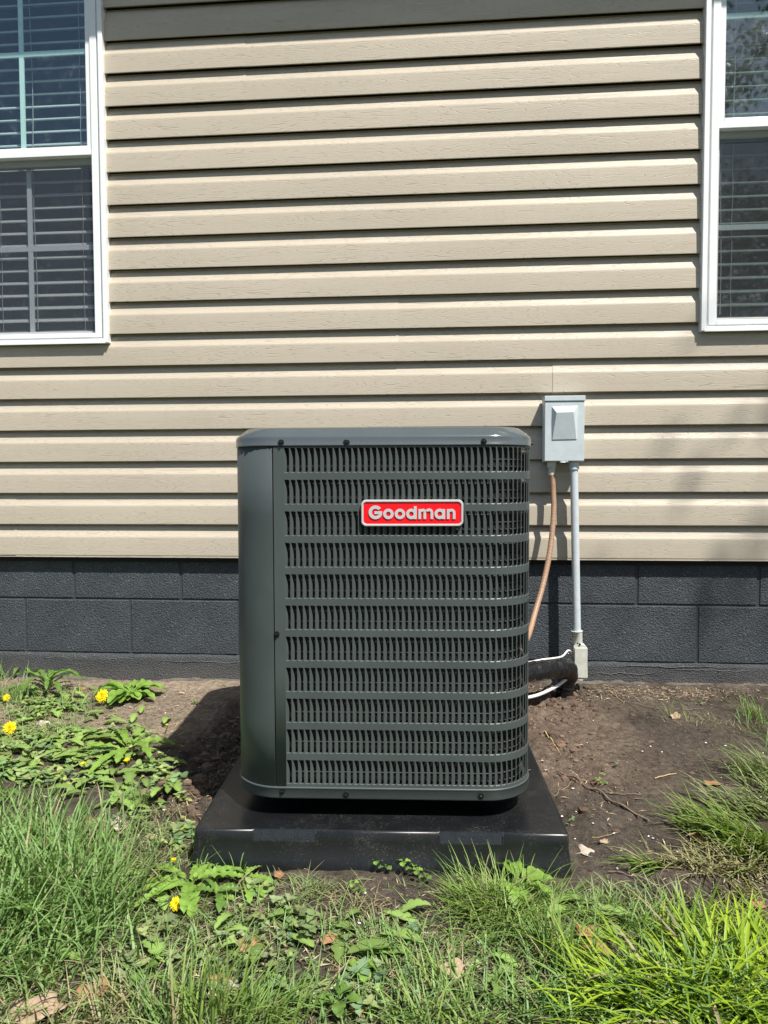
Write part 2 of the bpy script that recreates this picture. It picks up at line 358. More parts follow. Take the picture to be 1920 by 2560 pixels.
    # cut end thickness, visible at butt joints
joints = {0: [-63.1, 88], 1: [-96, 60], 2: [14.2, -110], 3: [-7.3, 96], 4: [-100, 110], 5: [-92, 80], 6: [-104, 100], 7: [-28.3, 92], 8: [-95], 9: [-20, 85], 10: [40]}
for k in range(11):
    js = sorted([X0] + [j for j in joints.get(k, [])] + [X1])
    zlo = k*9.0
    for a, b in zip(js[:-1], js[1:]):
        idx = js.index(a); mb = MB(); halves = []
        for c in (0, 1):
            z = zlo + 4.5*c
            a2, b2 = a, b + (.6 if b != X1 else 0); yo = .06*(idx % 2)
            segs = [(a2, b2, 9e9)]
            if z + 4.5 > WZ0 and z < WZ1:
                lim = WZ0 if z < WZ0 else None
                cuts = []; cur = a2
                for (w0, w1) in (WL, WR):
                    w0i, w1i = w0+.05, w1-.05
                    if w1i <= cur or w0i >= b2: continue
                    if w0i > cur: cuts.append((cur, w0i, 9e9))
                    if lim: cuts.append((max(cur, w0i), min(b2, w1i), lim))
                    cur = max(cur, min(b2, w1i))
                if cur < b2: cuts.append((cur, b2, 9e9))
                segs = cuts
            halves.append((z, yo, [q for q in segs if q[1] - q[0] > .2]))
        if len(halves) == 2 and len(halves[0][2]) == len(halves[1][2]) and len(halves[0][2]) > 1 and all(q[2] > 1e8 for h_ in halves for q in h_[2]):
            for i_ in range(len(halves[0][2])):          # a panel the windows interrupt: one piece per stretch of wall
                mb = MB()
                for z, yo, sg in halves: course(mb, sg[i_][0], sg[i_][1], z, 9e9, yo)
                hb(mb, 'siding_panel', MT['siding'])
            continue
        for z, yo, sg in halves:
            for s0, s1, zm in sg: course(mb, s0, s1, z, zm, yo)
        if mb.v: hb(mb, 'siding_panel', MT['siding'])
# sheathing behind the siding, with the window holes left open
mb = MB()
for a, b, z0, z1 in ((X0, WL[0], -1, 100), (WL[1], WR[0], -1, 100), (WR[1], X1, -1, 100), (WL[0], WL[1], -1, WZ0), (WR[0], WR[1], -1, WZ0), (WL[0], WL[1], WZ1, 100), (WR[0], WR[1], WZ1, 100)):
    mb.box(a, b, .98, 5, z0, z1)
hb(mb, 'sheathing', MT['dark'])
mb = MB(); mb.box(X0, X1, .10, .70, -.28, -.02); hb(mb, 'starter_strip', MT['siding'])
# eave
mb = MB(); mb.box(X0-12, X1+12, -12.2, .6, 98.5, 99.1); hb(mb, 'soffit', MT['vinyl'])
mb = MB(); mb.box(X0-12, X1+12, -13, -12.2, 97.5, 104); hb(mb, 'fascia', MT['vinyl'])
mb = MB(); mb.add([(X0-14,-14,103),(X1+14,-14,103),(X1+14,160,178),(X0-14,160,178),(X0-14,-14,104.5),(X1+14,-14,104.5),(X1+14,160,179.5),(X0-14,160,179.5)], [(3,2,1,0),(4,5,6,7),(0,1,5,4),(1,2,6,5),(2,3,7,6),(3,0,4,7)])
hb(mb, 'roof', MT['shingle'])
for q_ in (X0, X1-.8):
    mb = MB(); mb.box(q_, q_+.8, 5.1, 300, -19, 100); hb(mb, 'side_wall', MT['siding'])
# foundation
fnd = MB(); fnd.box(X0+1, X1-1, 1.46, 7, -26, .6); fo = hb(fnd, 'foundation', MT['mortar'], bevel=0)
def block_mesh(h, sd):
    # slightly uneven face on a small grid
    nx, nz = 14, 7; L = 15.80; mb = MB(); r = .09; Y = 1.30
    vs = []; gx_ = [0, .14] + [.5 + (L-1)*i/(nx-4) for i in range(nx-3)] + [L-.14, L]; gz_ = [0, .12] + [.4 + (h-.8)*i/(nz-4) for i in range(nz-3)] + [h-.16, h]
    for j in range(nz+1):
        for i in range(nx+1):
            x = gx_[i]; z = gz_[j]; e = 0
            if i in (0, nx) or j in (0, nz): e = .16
            x += .05*noise.noise((z*.6+sd, i*3.3, sd)) if i in (0, nx) else 0
            z2 = z + (.06*noise.noise((x*.5, j*2.2+sd, sd)) if j in (0, nz) else 0)
            vs.append((x, Y + e + .035*noise.noise((x*.4, z*.4, sd)), z2))
    W = nx+1; fs = [(j*W+i, j*W+i+1, (j+1)*W+i+1, (j+1)*W+i) for j in range(nz) for i in range(nx)]
    mb.add(vs, fs, False)
    # return faces into the joint
    bd = [i for i in range(W)] + [j*W+nx for j in range(1, nz+1)] + [nz*W+i for i in range(nx-1, -1, -1)] + [j*W for j in range(nz-1, 0, -1)]
    ring = [vs[q] for q in bd]; back = [(x, Y+.5, z) for x, y, z in ring]; n = len(ring)
    mb.add(ring + back, [((i+1) % n, i, n+i, n+(i+1) % n) for i in range(n)])
    return mb
vrt = []
for sd in range(3):
    o = hb(block_mesh(7.79, sd*5.1), 'concrete_block', MT['block'], parent=fo, bevel=0); vrt.append(o)
used = [False]*3
def put_block(x, z, q):
    if not used[q]: o = vrt[q]; used[q] = True
    else: o = vrt[q].copy(); link(o, fo)
    o.location = (x*IN, 0, z*IN)
k = 0
x = -54.5 - 16.08*5 + .16
while x < X1 - 12:
    put_block(x, -6.42 + .0, k % 3); k += 1; x += 16.08
x = -46.2 - 16.0*6 + .16
while x < X1 - 12:
    put_block(x, -14.42, (k*2) % 3); k += 1; x += 16.02
# parged lower course, ragged hairline at its top, bulging over a thin concrete ledge
mb = MB(); nx = 420; cols_ = []
rows = [-22, -19.2, -17.4, -16.4, -15.6, -15.1]
vs = []
for i in range(nx+1):
    x = X0 + 1 + (X1-X0-2)*i/nx
    e = .22*noise.noise((x*.16, 0, 3)) + .12*noise.noise((x*.9, 0, 5))
    for j, z in enumerate(rows): vs.append((x, 1.18 + .10*noise.noise((x*.12, z*.3, 2)) - (.22 if j < 2 else 0), z + (e if j > 2 else .3*e)))
    vs.append((x, 1.28, -14.62 + e*.9)); vs.append((x, 1.5, -14.50 + e*.9))
L = len(rows)+2; mb.add(vs, [(i*L+j, (i+1)*L+j, (i+1)*L+j+1, i*L+j+1) for i in range(nx) for j in range(L-1)], True)
hb(mb, 'parging', MT['parge'], parent=fo)
mb = MB()          # ridges of old mortar, raised and crooked
for (x0, x1, zc, am, sd) in ((19.2, 29, -16.1, .35, 1), (31, 42, -15.4, .25, 2), (-42, -25, -15.5, .3, 3), (-60, -45, -15.2, .25, 4), (22, 40, -15.0, .3, 6), (44, 60, -15.6, .3, 7)):
    pts = [(x0+(x1-x0)*i/34, 1.16, zc + am*noise.noise((i*.22, sd, 1)) + am*.5*noise.noise((i*.8, sd, 4))) for i in range(35)]
    mb.tube(pts, lambda t: .055*math.sin(math.pi*max(.02, min(.98, t)))**.5, 5)
hb(mb, 'mortar_ridge', MT['ridge'], parent=fo, label='thin crooked ridges of painted mortar')
mb = MB(); vs = []
for i in range(nx+1):
    x = X0 + 1 + (X1-X0-2)*i/nx; e = .4*noise.noise((x*.12, 3, 3)) + .3*noise.noise((x*.7, 1, 5)) ; zt = gz(x, 0) + .12 + e*1.1
    vs += [(x, .5+e*.5, -23), (x, .55+e*.5, zt-.3), (x, .8+e*.4, zt), (x, 1.6, zt+.08)]
mb.add(vs, [(i*4+j, (i+1)*4+j, (i+1)*4+j+1, i*4+j+1) for i in range(nx) for j in range(3)], True)
hb(mb, 'footing_ledge', MT['ledge'], parent=fo)

# windows ---------------------------------------------------------------
def slab(mb, x0, x1, y0, y1, z0, z1): mb.box(x0, x1, y0, y1, z0, z1)
def make_window(x0, x1, side, tilt, screen=True):
    """x0,x1 outer frame; side = +1 when the blind cord hangs near the right jamb"""
    f = MB(); F0 = .92; FL = .65   # outer flange, then a shallow groove
    # outer frame, mitred look: jambs full height, head and sill between
    f.box(x0, x0+FL, -.62, 1.2, WZ0, WZ1); f.box(x1-FL, x1, -.62, 1.2, WZ0, WZ1); f.box(x0+FL, x0+F0+.1, -.08, 1.2, WZ0, WZ1); f.box(x1-F0-.1, x1-FL, -.08, 1.2, WZ0, WZ1)
    f.box(x0+FL+.003, x1-FL-.003, -.60, 1.2, WZ0+.02, WZ0+.55); f.box(x0+F0+.11, x1-F0-.11, -.10, 1.2, WZ0+.55, WZ0+.80); f.box(x0+FL+.003, x1-FL-.003, -.60, 1.2, WZ1-F0, WZ1-.02)
    win = hb(f, 'window', MT['vinyl'], bevel=.06)
    p = lambda mb, name, mat, **k: hb(mb, name, mat, parent=win, **k)
    a, b = x0+F0+.08, x1-F0-.08; zb = WZ0+.80; zt = WZ1-F0-.03; zm = 57.0
    fr = MB(); fr.box(a, a+.95, -.36, 2.6, zb, zt); fr.box(b-.95, b, -.36, 2.6, zb, zt); fr.box(a+.955, b-.955, -.38, 2.6, zb+.01, zb+.62); p(fr, 'inner_frame', MT['vinyl'], bevel=.05)
    lip = MB(); lip.box(x0+.35, x1-.35, -.78, -.62, WZ0-.12, WZ0+.16); p(lip, 'sill_lip', MT['vinyl'], bevel=.03)
    a += .97; b -= .97
    for (xa, xb) in ((x0, x0+F0+.1), (x1, x1-F0-.1)):
        mj = MB(); mj.tube([(xa, -.625, WZ0), ((xa*2+xb)/3, -.625, WZ0+abs(xb-xa)/3*.9), (xb, -.3, WZ0+.75)], .022, 4); p(mj, 'mitre_joint', MT['blind'])
    # upper sash (outer)
    u = MB(); s = .72; u.box(a, a+s, -.10, 1.1, zm+.0, zt); u.box(b-s, b, -.10, 1.1, zm, zt); u.box(a+s+.003, b-s-.003, -.12, 1.1, zm+.02, zm+.72); u.box(a+s+.003, b-s-.003, -.12, 1.1, zt-.8, zt-.02)
    p(u, 'upper_sash', MT['vinyl'], bevel=.05)
    r = MB(); r.box(a-.05, b+.05, -.24, -.12, zm-.62, zm+.06); r.box(a, b, -.10, 1.15, zm-.62, zm-.02); p(r, 'meeting_rail', MT['vinyl'], bevel=.04)
    g = MB(); g.box(a+s, b-s, .30, .36, zm+.7, zt-.78); p(g, 'pane', MT['glass_up'] if side > 0 else MT['glass_dusty'])
    # lower sash (inner)
    s2 = .55; z2 = zm - .62
    lo = MB(); lo.box(a-.2, a+s2, .95, 2.2, zb+.6, z2); lo.box(b-s2, b+.2, .95, 2.2, zb+.6, z2); lo.box(a+s2+.003, b-s2-.003, .93, 2.2, zb+.61, zb+1.15); lo.box(a+s2+.003, b-s2-.003, .93, 2.2, z2-.75, z2-.01)
    p(lo, 'lower_sash', MT['vinyl'], bevel=.05)
    g = MB(); g.box(a+s2, b-s2, 1.45, 1.51, zb+1.1, z2-.7); p(g, 'pane', MT['glass_lo'] if side > 0 else MT['glass_dusty_lo'])
    if screen:
        g = MB(); g.add([(a-.1, .62, zb+.62), (b+.1, .62, zb+.62), (b+.1, .62, z2-.01), (a-.1, .62, z2-.01)], [(0, 1, 2, 3)]); p(g, 'insect_screen', MT['screen'])
    # grille bars between the panes
    W = b - a - 2*s; wz = .68
    for k in (1, 2):
        xc = a + s + W*k/3
        m = MB(); m.box(xc-wz/2, xc+wz/2, .42, .62, zm+.72, zt-.8); p(m, 'grille_bar', MT['muntin'])
        m = MB(); m.box(xc-wz/2, xc+wz/2, 1.58, 1.78, zb+1.15, z2-.75); p(m, 'grille_bar', MT['muntin2'])
    zmu = 70.9; m = MB(); m.box(a+s, b-s, .40, .64, zmu-wz/2, zmu+wz/2); p(m, 'grille_bar', MT['muntin'])
    zml = 44.2; m = MB(); m.box(a+s2, b-s2, 1.56, 1.80, zml-wz/2, zml+wz/2); p(m, 'grille_bar', MT['muntin2'])
    # blind
    z = zb + 1.6; first = None; i = 0
    while z < zt - 2.2:
        if first is None:
            sb = MB(); n = 4; hw = (b-a)/2 - .35
            pr = [(-.98, 0), (-.5, .15), (0, .20), (.5, .15), (.98, 0)]; vs = []
            for X in (-hw, hw):
                for (yy, zz) in pr: vs.append((X, yy, zz))
                for (yy, zz) in pr: vs.append((X, yy, zz-.13))
            fs = [(j, j+1, 10+j+1, 10+j) for j in range(4)] + [(5+j+1, 5+j, 15+j, 15+j+1) for j in range(4)] + [(0, 10, 15, 5), (4, 9, 19, 14)]
            sb.add(vs, fs, False); first = p(sb, 'blind_slat', MT['blind'] if side > 0 else MT['blind2']); o = first
        else: o = first.copy(); link(o, win)
        o.location = ((a+b)/2*IN, 3.3*IN, z*IN); o.rotation_euler = (math.radians(tilt + random.uniform(-2, 2)), math.radians(random.uniform(-.15, .15)), 0)
        z += 1.80; i += 1
    hr = MB(); hr.box(a+.2, b-.2, 2.3, 4.4, zt-2, zt-.3); p(hr, 'blind_headrail', MT['blind'])
    for q in (.09, .5, .91):
        cx = a + (b-a)*q; c = MB()
        c.tube([(cx + .05*math.sin(z_*.8), 2.25, z_) for z_ in np.linspace(zb+1.5, zt-2, 40)], .035, 5); p(c, 'ladder_cord', MT['blind'])
    cx = (b - 9.9) if side > 0 else (a + 1.25); c = MB(); c.tube([(cx + .12*math.sin(z_*.21), 2.15, z_) for z_ in np.linspace(zb+1.8, zt-2, 60)], .05, 5); p(c, 'lift_cord', MT['blind'])
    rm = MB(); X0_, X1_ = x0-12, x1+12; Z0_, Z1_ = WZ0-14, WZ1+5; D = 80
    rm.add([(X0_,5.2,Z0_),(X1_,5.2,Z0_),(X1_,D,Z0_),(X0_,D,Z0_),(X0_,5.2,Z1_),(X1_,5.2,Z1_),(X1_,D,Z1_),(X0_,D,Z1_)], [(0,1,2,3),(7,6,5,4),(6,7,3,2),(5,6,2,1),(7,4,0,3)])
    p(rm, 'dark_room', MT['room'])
    return win
wl = make_window(*WL, 1, 25); wl['label'] = 'white double hung window with open blinds over the yard plants'
wr = make_window(*WR, -1, 20); wr['label'] = 'white double hung window with dusty panes above the grey box side'

# ------------------------------------------------------------------ air conditioner
UO = Vector((-5.5, -41.0, 0)); UTH = math.radians(2.7)
ac = empty('air_conditioner', (-5.37, -42.4, -16.65), UTH, 'dark grey outdoor air conditioner with rows of louvres and a red name badge', 'air conditioner')
ac.scale = (.977, .977, .977)
def ab(mb, name, mat, parent=ac, **k):
    o = mb.build(name, mat, parent, **k)
    if parent is ac: o.location = (0, 0, 17.3*IN)
    return o
HW, RC = 12.85, 4.0; ST = HW - RC; ARC = RC*math.pi/2; PER = 8*ST + 4*ARC
def path(s, off=0.0):
    """point on the rounded-square outline; s=0 at middle of the front going right, off = inward"""
    s = s % PER; r = RC - off
    if s < ST: return (s, off)
    s -= ST
    for k in range(4):
        if s < ARC:
            a = s/RC; p = (ST + r*math.sin(a), RC - r*math.cos(a)); break
        s -= ARC
        L = 2*ST
        if s < L or k == 3:
            p = (ST + r, RC + s); break
        s -= L
    # rotate k quarter turns about the centre (0, HW)
    x, y = p[0], p[1] - HW
    for _ in range(k): x, y = -y, x
    return (x, y + HW)
def pt(s, off, z): x, y = path(s, off); return (x, y, z)
def pathlist(s0, s1, off=0.0):
    """sample points; dense on the corners"""
    ss = {s0, s1}; k = -2
    base = [0]
    for t in range(-2, 3):
        o = t*PER
        for q in range(4):
            c0 = o + ST + q*(ARC + 2*ST)
            for i in range(11): 
                v = c0 + ARC*i/10
                if s0 < v < s1: ss.add(v)
    return sorted(ss)
def loft(mb, s0, s1, prof, smooth=True, closed=False):
    """prof = [(inward offset, z)...]"""
    ss = pathlist(s0, s1); vs = [pt(s, off, z) for s in ss for off, z in prof]; L = len(prof)
    fs = [(i*L+j, (i+1)*L+j, (i+1)*L+j+1, i*L+j+1) for i in range(len(ss)-1) for j in range(L-1)]
    if closed:
        i = len(ss)-1
    mb.add(vs, fs, smooth)
SP0 = -8.98                       # seam between the smooth corner panel and the louvred wrap
# smooth service corner
mb = MB(); loft(mb, -ST - ARC - 5.5, SP0 - .1, [(.35, -15.25), (0.0, -15.22), (0, -10), (0, 0), (0, 8), (0, 13.62), (.35, 13.66)])
mb.add([pt(SP0-.1, 0, -15.22), pt(SP0-.1, .4, -15.22), pt(SP0-.1, .4, 13.1), pt(SP0-.1, 0, 13.1)], [(0, 1, 2, 3)])
ab(mb, 'corner_panel', MT['paint'])
# louvred wrap: real openings
PT, HH, GAP, ZT = .52, 2.07, .57, 13.50; NR = 11; RP = 2.64
u0, u1, rr = .045, .485, .13
S_first = -8.12; ncol = int((PER - 12.9 - (S_first - SP0) - 2.6)/PT)
mb = MB(); D = .05
s_end = PER - (ST + ARC + 5.55) 
loft(mb, SP0, S_first, [(.3, -15.25), (.0, -15.22), (0, -5), (0, 5), (0, 13.6)])
loft(mb, S_first + ncol*PT, s_end, [(.0, -15.22), (0, -5), (0, 5), (0, 13.6)])
def band(z0, z1):
    for c in range(ncol):
        s = S_first + c*PT; mb.add([pt(s, 0, z0), pt(s+PT, 0, z0), pt(s+PT, 0, z1), pt(s, 0, z1)], [(0, 1, 2, 3)], True)
for r in range(NR):
    zt = ZT - RP*r; zb = zt - HH
    band(zb - (RP-HH) if r < NR-1 else -15.25, zb)
    if r == 0: band(zt, 13.62)
    for c in range(ncol):
        s = S_first + c*PT
        arcb = [(u1 - rr + rr*math.sin(a), zb + rr - rr*math.cos(a)) for a in (0, math.pi/6, math.pi/3, math.pi/2)]
        arct = [(u1 - rr + rr*math.cos(a), zt - rr + rr*math.sin(a)) for a in (0, math.pi/6, math.pi/3, math.pi/2)]
        P = lambda u, z, d=0: pt(s+u, d, z)
        mb.add([P(0, zb), P(u0, zb), P(u0, zt), P(0, zt)], [(0, 1, 2, 3)], True)
        v = [P(*q) for q in arcb] + [P(PT, zb+rr), P(PT, zb)]
        mb.add(v, [(0, 5, 4, 3, 2, 1)], True)
        mb.add([P(u1, zb+rr), P(PT, zb+rr), P(PT, zt-rr), P(u1, zt-rr)], [(0, 1, 2, 3)], True)
        v = [P(*q) for q in arct] + [P(PT, zt), P(PT, zt-rr)]
        mb.add(v, [(0, 5, 4, 3, 2, 1)], True)
        loop = [(u0, zb)] + arcb + arct + [(u0, zt)]; n = len(loop)
        rim = [P(u, z, 0) for u, z in loop]; zc = (zb+zt)/2
        inn = [P(u + (.0 if u < .2 else -.012), z + (.07 if z < zc-.8 else 0), D) for u, z in loop]
        mb.add(rim + inn, [(i, i+1, n+i+1, n+i) for i in range(n-1)], False)
ab(mb, 'louvre_panel', MT['paint'])
# louvre blades: pressed inwards from the left edge of every opening
W_F, DEP = .215, .17
def blade_pts():
    rows_ = []
    for t in (0, .35, .7, 1.0): rows_.append(t*.13)
    rows_ += [.45, .75, 1.0]
    for t in (.15, .3, .45, .6, .75, .88, .96, 1.0): rows_.append(1.03 + (HH-1.03)*t)
    out = []
    for v in rows_:
        w = 1.0
        if v < .13: t = v/.13; w = 1-(1-t)**2*.75
        if v > 1.03: t = (HH-v)/(HH-1.03); w = 1-(1-t)**1.55
        w = max(.03, w)
        out.append([(u0 + W_F*w*k/3, DEP*w*(k/3)**.9, v) for k in range(4)])
    return out
BP = blade_pts()
def blade_into(mb, s, zb):
    vs = [pt(s+u, d, zb+v) for row in BP for (u, d, v) in row]; n = len(BP)
    mb.add(vs, [(i*4+j, i*4+j+1, (i+1)*4+j+1, (i+1)*4+j) for i in range(n-1) for j in range(3)], True)
proto = None; cnt = 0
stuff = MB()
flat_cols = [c for c in range(ncol) if S_first + (c+1)*PT <= ST]
for r in range(NR):
    zb = ZT - RP*r - HH
    for c in range(ncol):
        s = S_first + c*PT
        if c in flat_cols and cnt < 300 and r < 9:
            if proto is None:
                b_ = MB(); vs = [(u, d, v) for row in BP for (u, d, v) in row]; n = len(BP)
                b_.add(vs, [(i*4+j, i*4+j+1, (i+1)*4+j+1, (i+1)*4+j) for i in range(n-1) for j in range(3)], True)
                proto = b_.build('louvre', MT['paint'], ac); o = proto
            else: o = proto.copy(); link(o, ac)
            o.location = (s*IN, 0, (zb + 17.3)*IN); cnt += 1
        else: blade_into(stuff, s, zb)
ab(stuff, 'louvre', MT['paint'], kind='stuff')
# cap
mb = MB(); loft(mb, 0, PER, [(.45, 13.66), (-.09, 13.66), (-.12, 13.70), (-.12, 13.78), (-.08, 13.82), (-.08, 14.28), (-.05, 14.42), (.02, 14.52), (.78, 15.12), (.95, 15.22), (1.2, 15.26), (2.6, 15.27)], True)
cap = ab(mb, 'top_cap', MT['paint_cap'])
mb = MB(); cx, cy = 0, HW; ss = pathlist(0, PER); n = len(ss)
vs = [pt(s, 2.58, 15.268) for s in ss]; vs += [(cx + 9.2*math.cos(math.atan2(v[1]-cy, v[0]-cx)), cy + 9.2*math.sin(math.atan2(v[1]-cy, v[0]-cx)), 15.268) for v in vs]
mb.add(vs, [(i, i+1, n+i+1, n+i) for i in range(n-1)]); ab(mb, 'top_panel', MT['paint_cap'], parent=cap)
for k in range(8):
    mb = MB(); R = 1.2 + k*1.12; mb.tube([(cx + R*math.cos(a), cy + R*math.sin(a), 15.35 + .25*(1-k/8)) for a in np.linspace(0, 2*math.pi, 49)], .06, 5, caps=False); ab(mb, 'guard_ring', MT['screw'], parent=cap)
mb = MB()
for k in range(6):
    a = math.pi*2*k/6
    mb.add([(cx+1.0*math.cos(a), cy+1.0*math.sin(a), 13.2), (cx+8.2*math.cos(a-.28), cy+8.2*math.sin(a-.28), 13.6), (cx+8.4*math.cos(a+.28), cy+8.4*math.sin(a+.28), 12.6)], [(0, 1, 2)])
mb.rod((cx, cy, 11), (cx, cy, 13.6), 1.6, 16); ab(mb, 'fan', MT['dark'])
# base rail and feet
mb = MB(); loft(mb, 0, PER, [(.5, -15.20), (-.02, -15.20), (-.10, -15.24), (-.11, -15.32), (-.05, -15.38), (-.05, -16.10), (.0, -16.22), (.12, -16.26), (1.4, -16.26)], True); ab(mb, 'base_rail', MT['paint'])
for sx, sy in ((-8, 7.5), (8, 7.5), (-8, 21), (8, 21)):
    mb = MB(); mb.box(sx-1.5, sx+1.5, sy-1.2, sy+1.2, -17.97, -16.2); ab(mb, 'foot', MT['dark'], bevel=.1)
# coil and inner darkness
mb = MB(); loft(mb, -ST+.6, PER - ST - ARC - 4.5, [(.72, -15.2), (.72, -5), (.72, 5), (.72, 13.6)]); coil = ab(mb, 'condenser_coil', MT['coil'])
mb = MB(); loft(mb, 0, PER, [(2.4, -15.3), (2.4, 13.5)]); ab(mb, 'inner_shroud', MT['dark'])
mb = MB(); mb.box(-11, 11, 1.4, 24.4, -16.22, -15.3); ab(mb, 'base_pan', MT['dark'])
ci = None
for k in range(44):
    if ci is None:
        mb = MB(); ss = pathlist(-ST+1.4, ST + ARC + 2*ST); mb.tube([pt(s, .62, 0) for s in ss], .06, 6); ci = ab(mb, 'coil_tube', MT['coiltube'], parent=coil); o = ci
    else: o = ci.copy(); link(o, coil)
    o.location = (0, 0, (-14.8 + .65*k + random.uniform(-.06, .06))*IN)
# screws with ragged black washers
def screw(x, z, y=-.08):
    mb = MB(); n = 14
    vs = [(x + (.22+.07*random.random())*math.cos(2*math.pi*i/n), y, z + (.22+.07*random.random())*math.sin(2*math.pi*i/n)) for i in range(n)]
    vs2 = [(a, y-.05, c) for a, _, c in vs]
    mb.add(vs + vs2, [tuple(range(n, 2*n))[::1]] + [(i, (i+1) % n, n+(i+1) % n, n+i) for i in range(n)])
    mb.tube([(x, y-.05, z), (x, y-.17, z), (x, y-.20, z)], lambda t: .14 if t < .7 else .10, 6, smooth=False)
    mb.box(x-.05, x+.08, y-.24, y-.20, z-.03, z+.02)
    ab(mb, 'screw', MT['screw'])
for x, z, y in ((-8.28, 13.95, -.1), (-2.84, 13.93, -.1), (8.49, 13.93, -.1), (-8.81, -2.16, -.01), (-8.48, -15.62, -.06), (-3.04, -15.85, -.06), (8.34, -15.8, -.06)): screw(x, z, y)
for (s, z) in ((ST+ARC+.6, 13.95), (ST+ARC+.6, -15.4)):
    x, y = path(s, -.1); mb = MB(); mb.rod((x, y, z), (x+.28, y, z), .16, 8); ab(mb, 'screw', MT['screw'])
# dark box painted as the shaded gap at the top of the corner seam
mb = MB(); mb.box(-9.35, -8.3, .02, .3, 13.40, 13.64); ab(mb, 'seam_gap_shade', MT['dark'])
# ---- badge
def rrect(w_, h_, r, n=6):
    out = []
    for cx_, cz_, a0 in ((w_/2-r, h_/2-r, 0), (-w_/2+r, h_/2-r, 90), (-w_/2+r, -h_/2+r, 180), (w_/2-r, -h_/2+r, 270)):
        for i in range(n+1):
            a = math.radians(a0 + 90*i/n); out.append((cx_ + r*math.cos(a), cz_ + r*math.sin(a)))
    return out
badge_e = MB(); n0 = rrect(8.45, 2.20, .42); n1 = rrect(8.35, 2.10, .38); n2 = rrect(8.13, 1.88, .31); n3 = rrect(8.05, 1.80, .28)
lays = [(n0, -.06), (n0, -.28), (n1, -.36), (n2, -.36), (n3, -.27)]; n = len(n0)
vs = [(x, y, z) for lp, y in lays for x, z in lp]
badge_e.add(vs, [(k*n+i, (k+1)*n+i, (k+1)*n+(i+1) % n, k*n+(i+1) % n) for k in range(4) for i in range(n)], False)
badge = badge_e.build('badge', MT['silver'], ac); BX, BZ = 2.59, 8.08; badge.location = (BX*IN, 0, (BZ+17.3)*IN)
f_ = MB(); f_.add([(x, -.27, z) for x, z in n3], [tuple(range(n))[::-1]]); f_.build('badge_face', MT['red'], badge)
def ring(mb, cx_, cz_, ro, ri, a0=0, a1=360, y0=-.27, y1=-.35, n=28):
    vs = []; m = n+1
    for i in range(m):
        a = math.radians(a0 + (a1-a0)*i/n); c, s_ = math.cos(a), math.sin(a)
        vs += [(cx_+ri*c, y1, cz_+ri*s_), (cx_+ro*c, y1, cz_+ro*s_), (cx_+ri*c, y0, cz_+ri*s_), (cx_+ro*c, y0, cz_+ro*s_)]
    fs = []
    for i in range(m-1):
        b0, b1 = i*4, (i+1)*4; fs += [(b0, b0+1, b1+1, b1), (b0+1, b0+3, b1+3, b1+1), (b0+2, b0, b1, b1+2)]
    if abs(a1-a0) < 359: fs += [(0, 2, 3, 1), ((m-1)*4, (m-1)*4+1, (m-1)*4+3, (m-1)*4+2)]
    mb.add(vs, fs)
# letter layout in the badge, pixel measures turned to inches: 5.53 px*30.2/in -> 167 units per inch
K = 167.0; ox, oz = 827.5, 342.5
def LX(p): return (p - ox)/K
def LZ(p): return (oz - p)/K
yF = -.345
def bar(mb, xa, xb, za, zb_, y1=-.352): mb.box(LX(xa), LX(xb), y1, -.27, LZ(zb_), LZ(za))
def letter(fn):
    mb = MB(); fn(mb); mb.build('letter', MT['silver'], badge)
base = 426; xh = 283; ro_o = 72/K; ri_o = 32/K; cz = LZ(355)
def G(mb):
    ring(mb, LX(322), LZ(333), 95/K, 50/K, 38, 352, n=34); bar(mb, 308, 414, 318, 356, -.354)
def O1(mb): ring(mb, LX(500), cz, ro_o, ri_o)
def O2(mb): ring(mb, LX(660), cz, ro_o, ri_o)
def Dd(mb): ring(mb, LX(817), cz, ro_o, ri_o); bar(mb, 851, 891, 250, base)
def Mm(mb):
    bar(mb, 914, 951, xh+6, base); bar(mb, 984, 1021, 330, base); bar(mb, 1081, 1118, 335, base)
    ring(mb, LX(977), LZ(328), 44/K, 8/K, 0, 180, n=14, y1=-.356); ring(mb, LX(1062), LZ(335), 55/K, 19/K, 0, 152, n=14, y1=-.358)
def Aa(mb): ring(mb, LX(1208), cz, ro_o, ri_o); bar(mb, 1243, 1281, xh+6, base)
def Nn(mb):
    bar(mb, 1306, 1343, xh+6, base); bar(mb, 1387, 1424, 340, base); ring(mb, LX(1369), LZ(340), 55/K, 19/K, 0, 150, n=16, y1=-.356)
for fn in (G, O1, O2, Dd, Mm, Aa, Nn): letter(fn)

# ------------------------------------------------------------------ pad
PO = (-5.37, -44.50, 0)
pad = empty('equipment_pad', (PO[0], PO[1], -20.6), math.radians(2.75), 'black moulded plastic slab under the air conditioner with sunken size plates', 'pad')
def pb(mb, name, mat, parent=pad, **k):
    o = mb.build(name, mat, parent, **k)
    if parent is pad: o.location = (0, 0, 20.6*IN)
    return o
ZP = -17.3
def sect(x, notch):
    if notch: return [(29.8, -23), (29.5, ZP), (1.0, ZP), (.34, ZP), (.24, ZP-.03), (.20, ZP-.10), (.02, ZP-.80), (-.14, ZP-.86), (-.16, -19.55), (-.19, -19.6), (-.34, -23)]
    return [(29.8, -23), (29.5, ZP), (1.0, ZP), (.30, ZP), (.17, ZP-.02), (.07, ZP-.08), (.01, ZP-.22), (-.07, ZP-.86), (-.16, -19.55), (-.19, -19.6), (-.34, -23)]
HWp = 15.05
xs_ = [(-HWp-.0, 'e'), (-HWp+.12, 'e'), (-HWp+.5, 0), (-10.35, 0), (-10.2, 1), (-5.15, 1), (-5.0, 0), (4.62, 0), (4.77, 1), (9.82, 1), (9.97, 0), (HWp-.5, 0), (HWp-.12, 'e'), (HWp, 'e')]
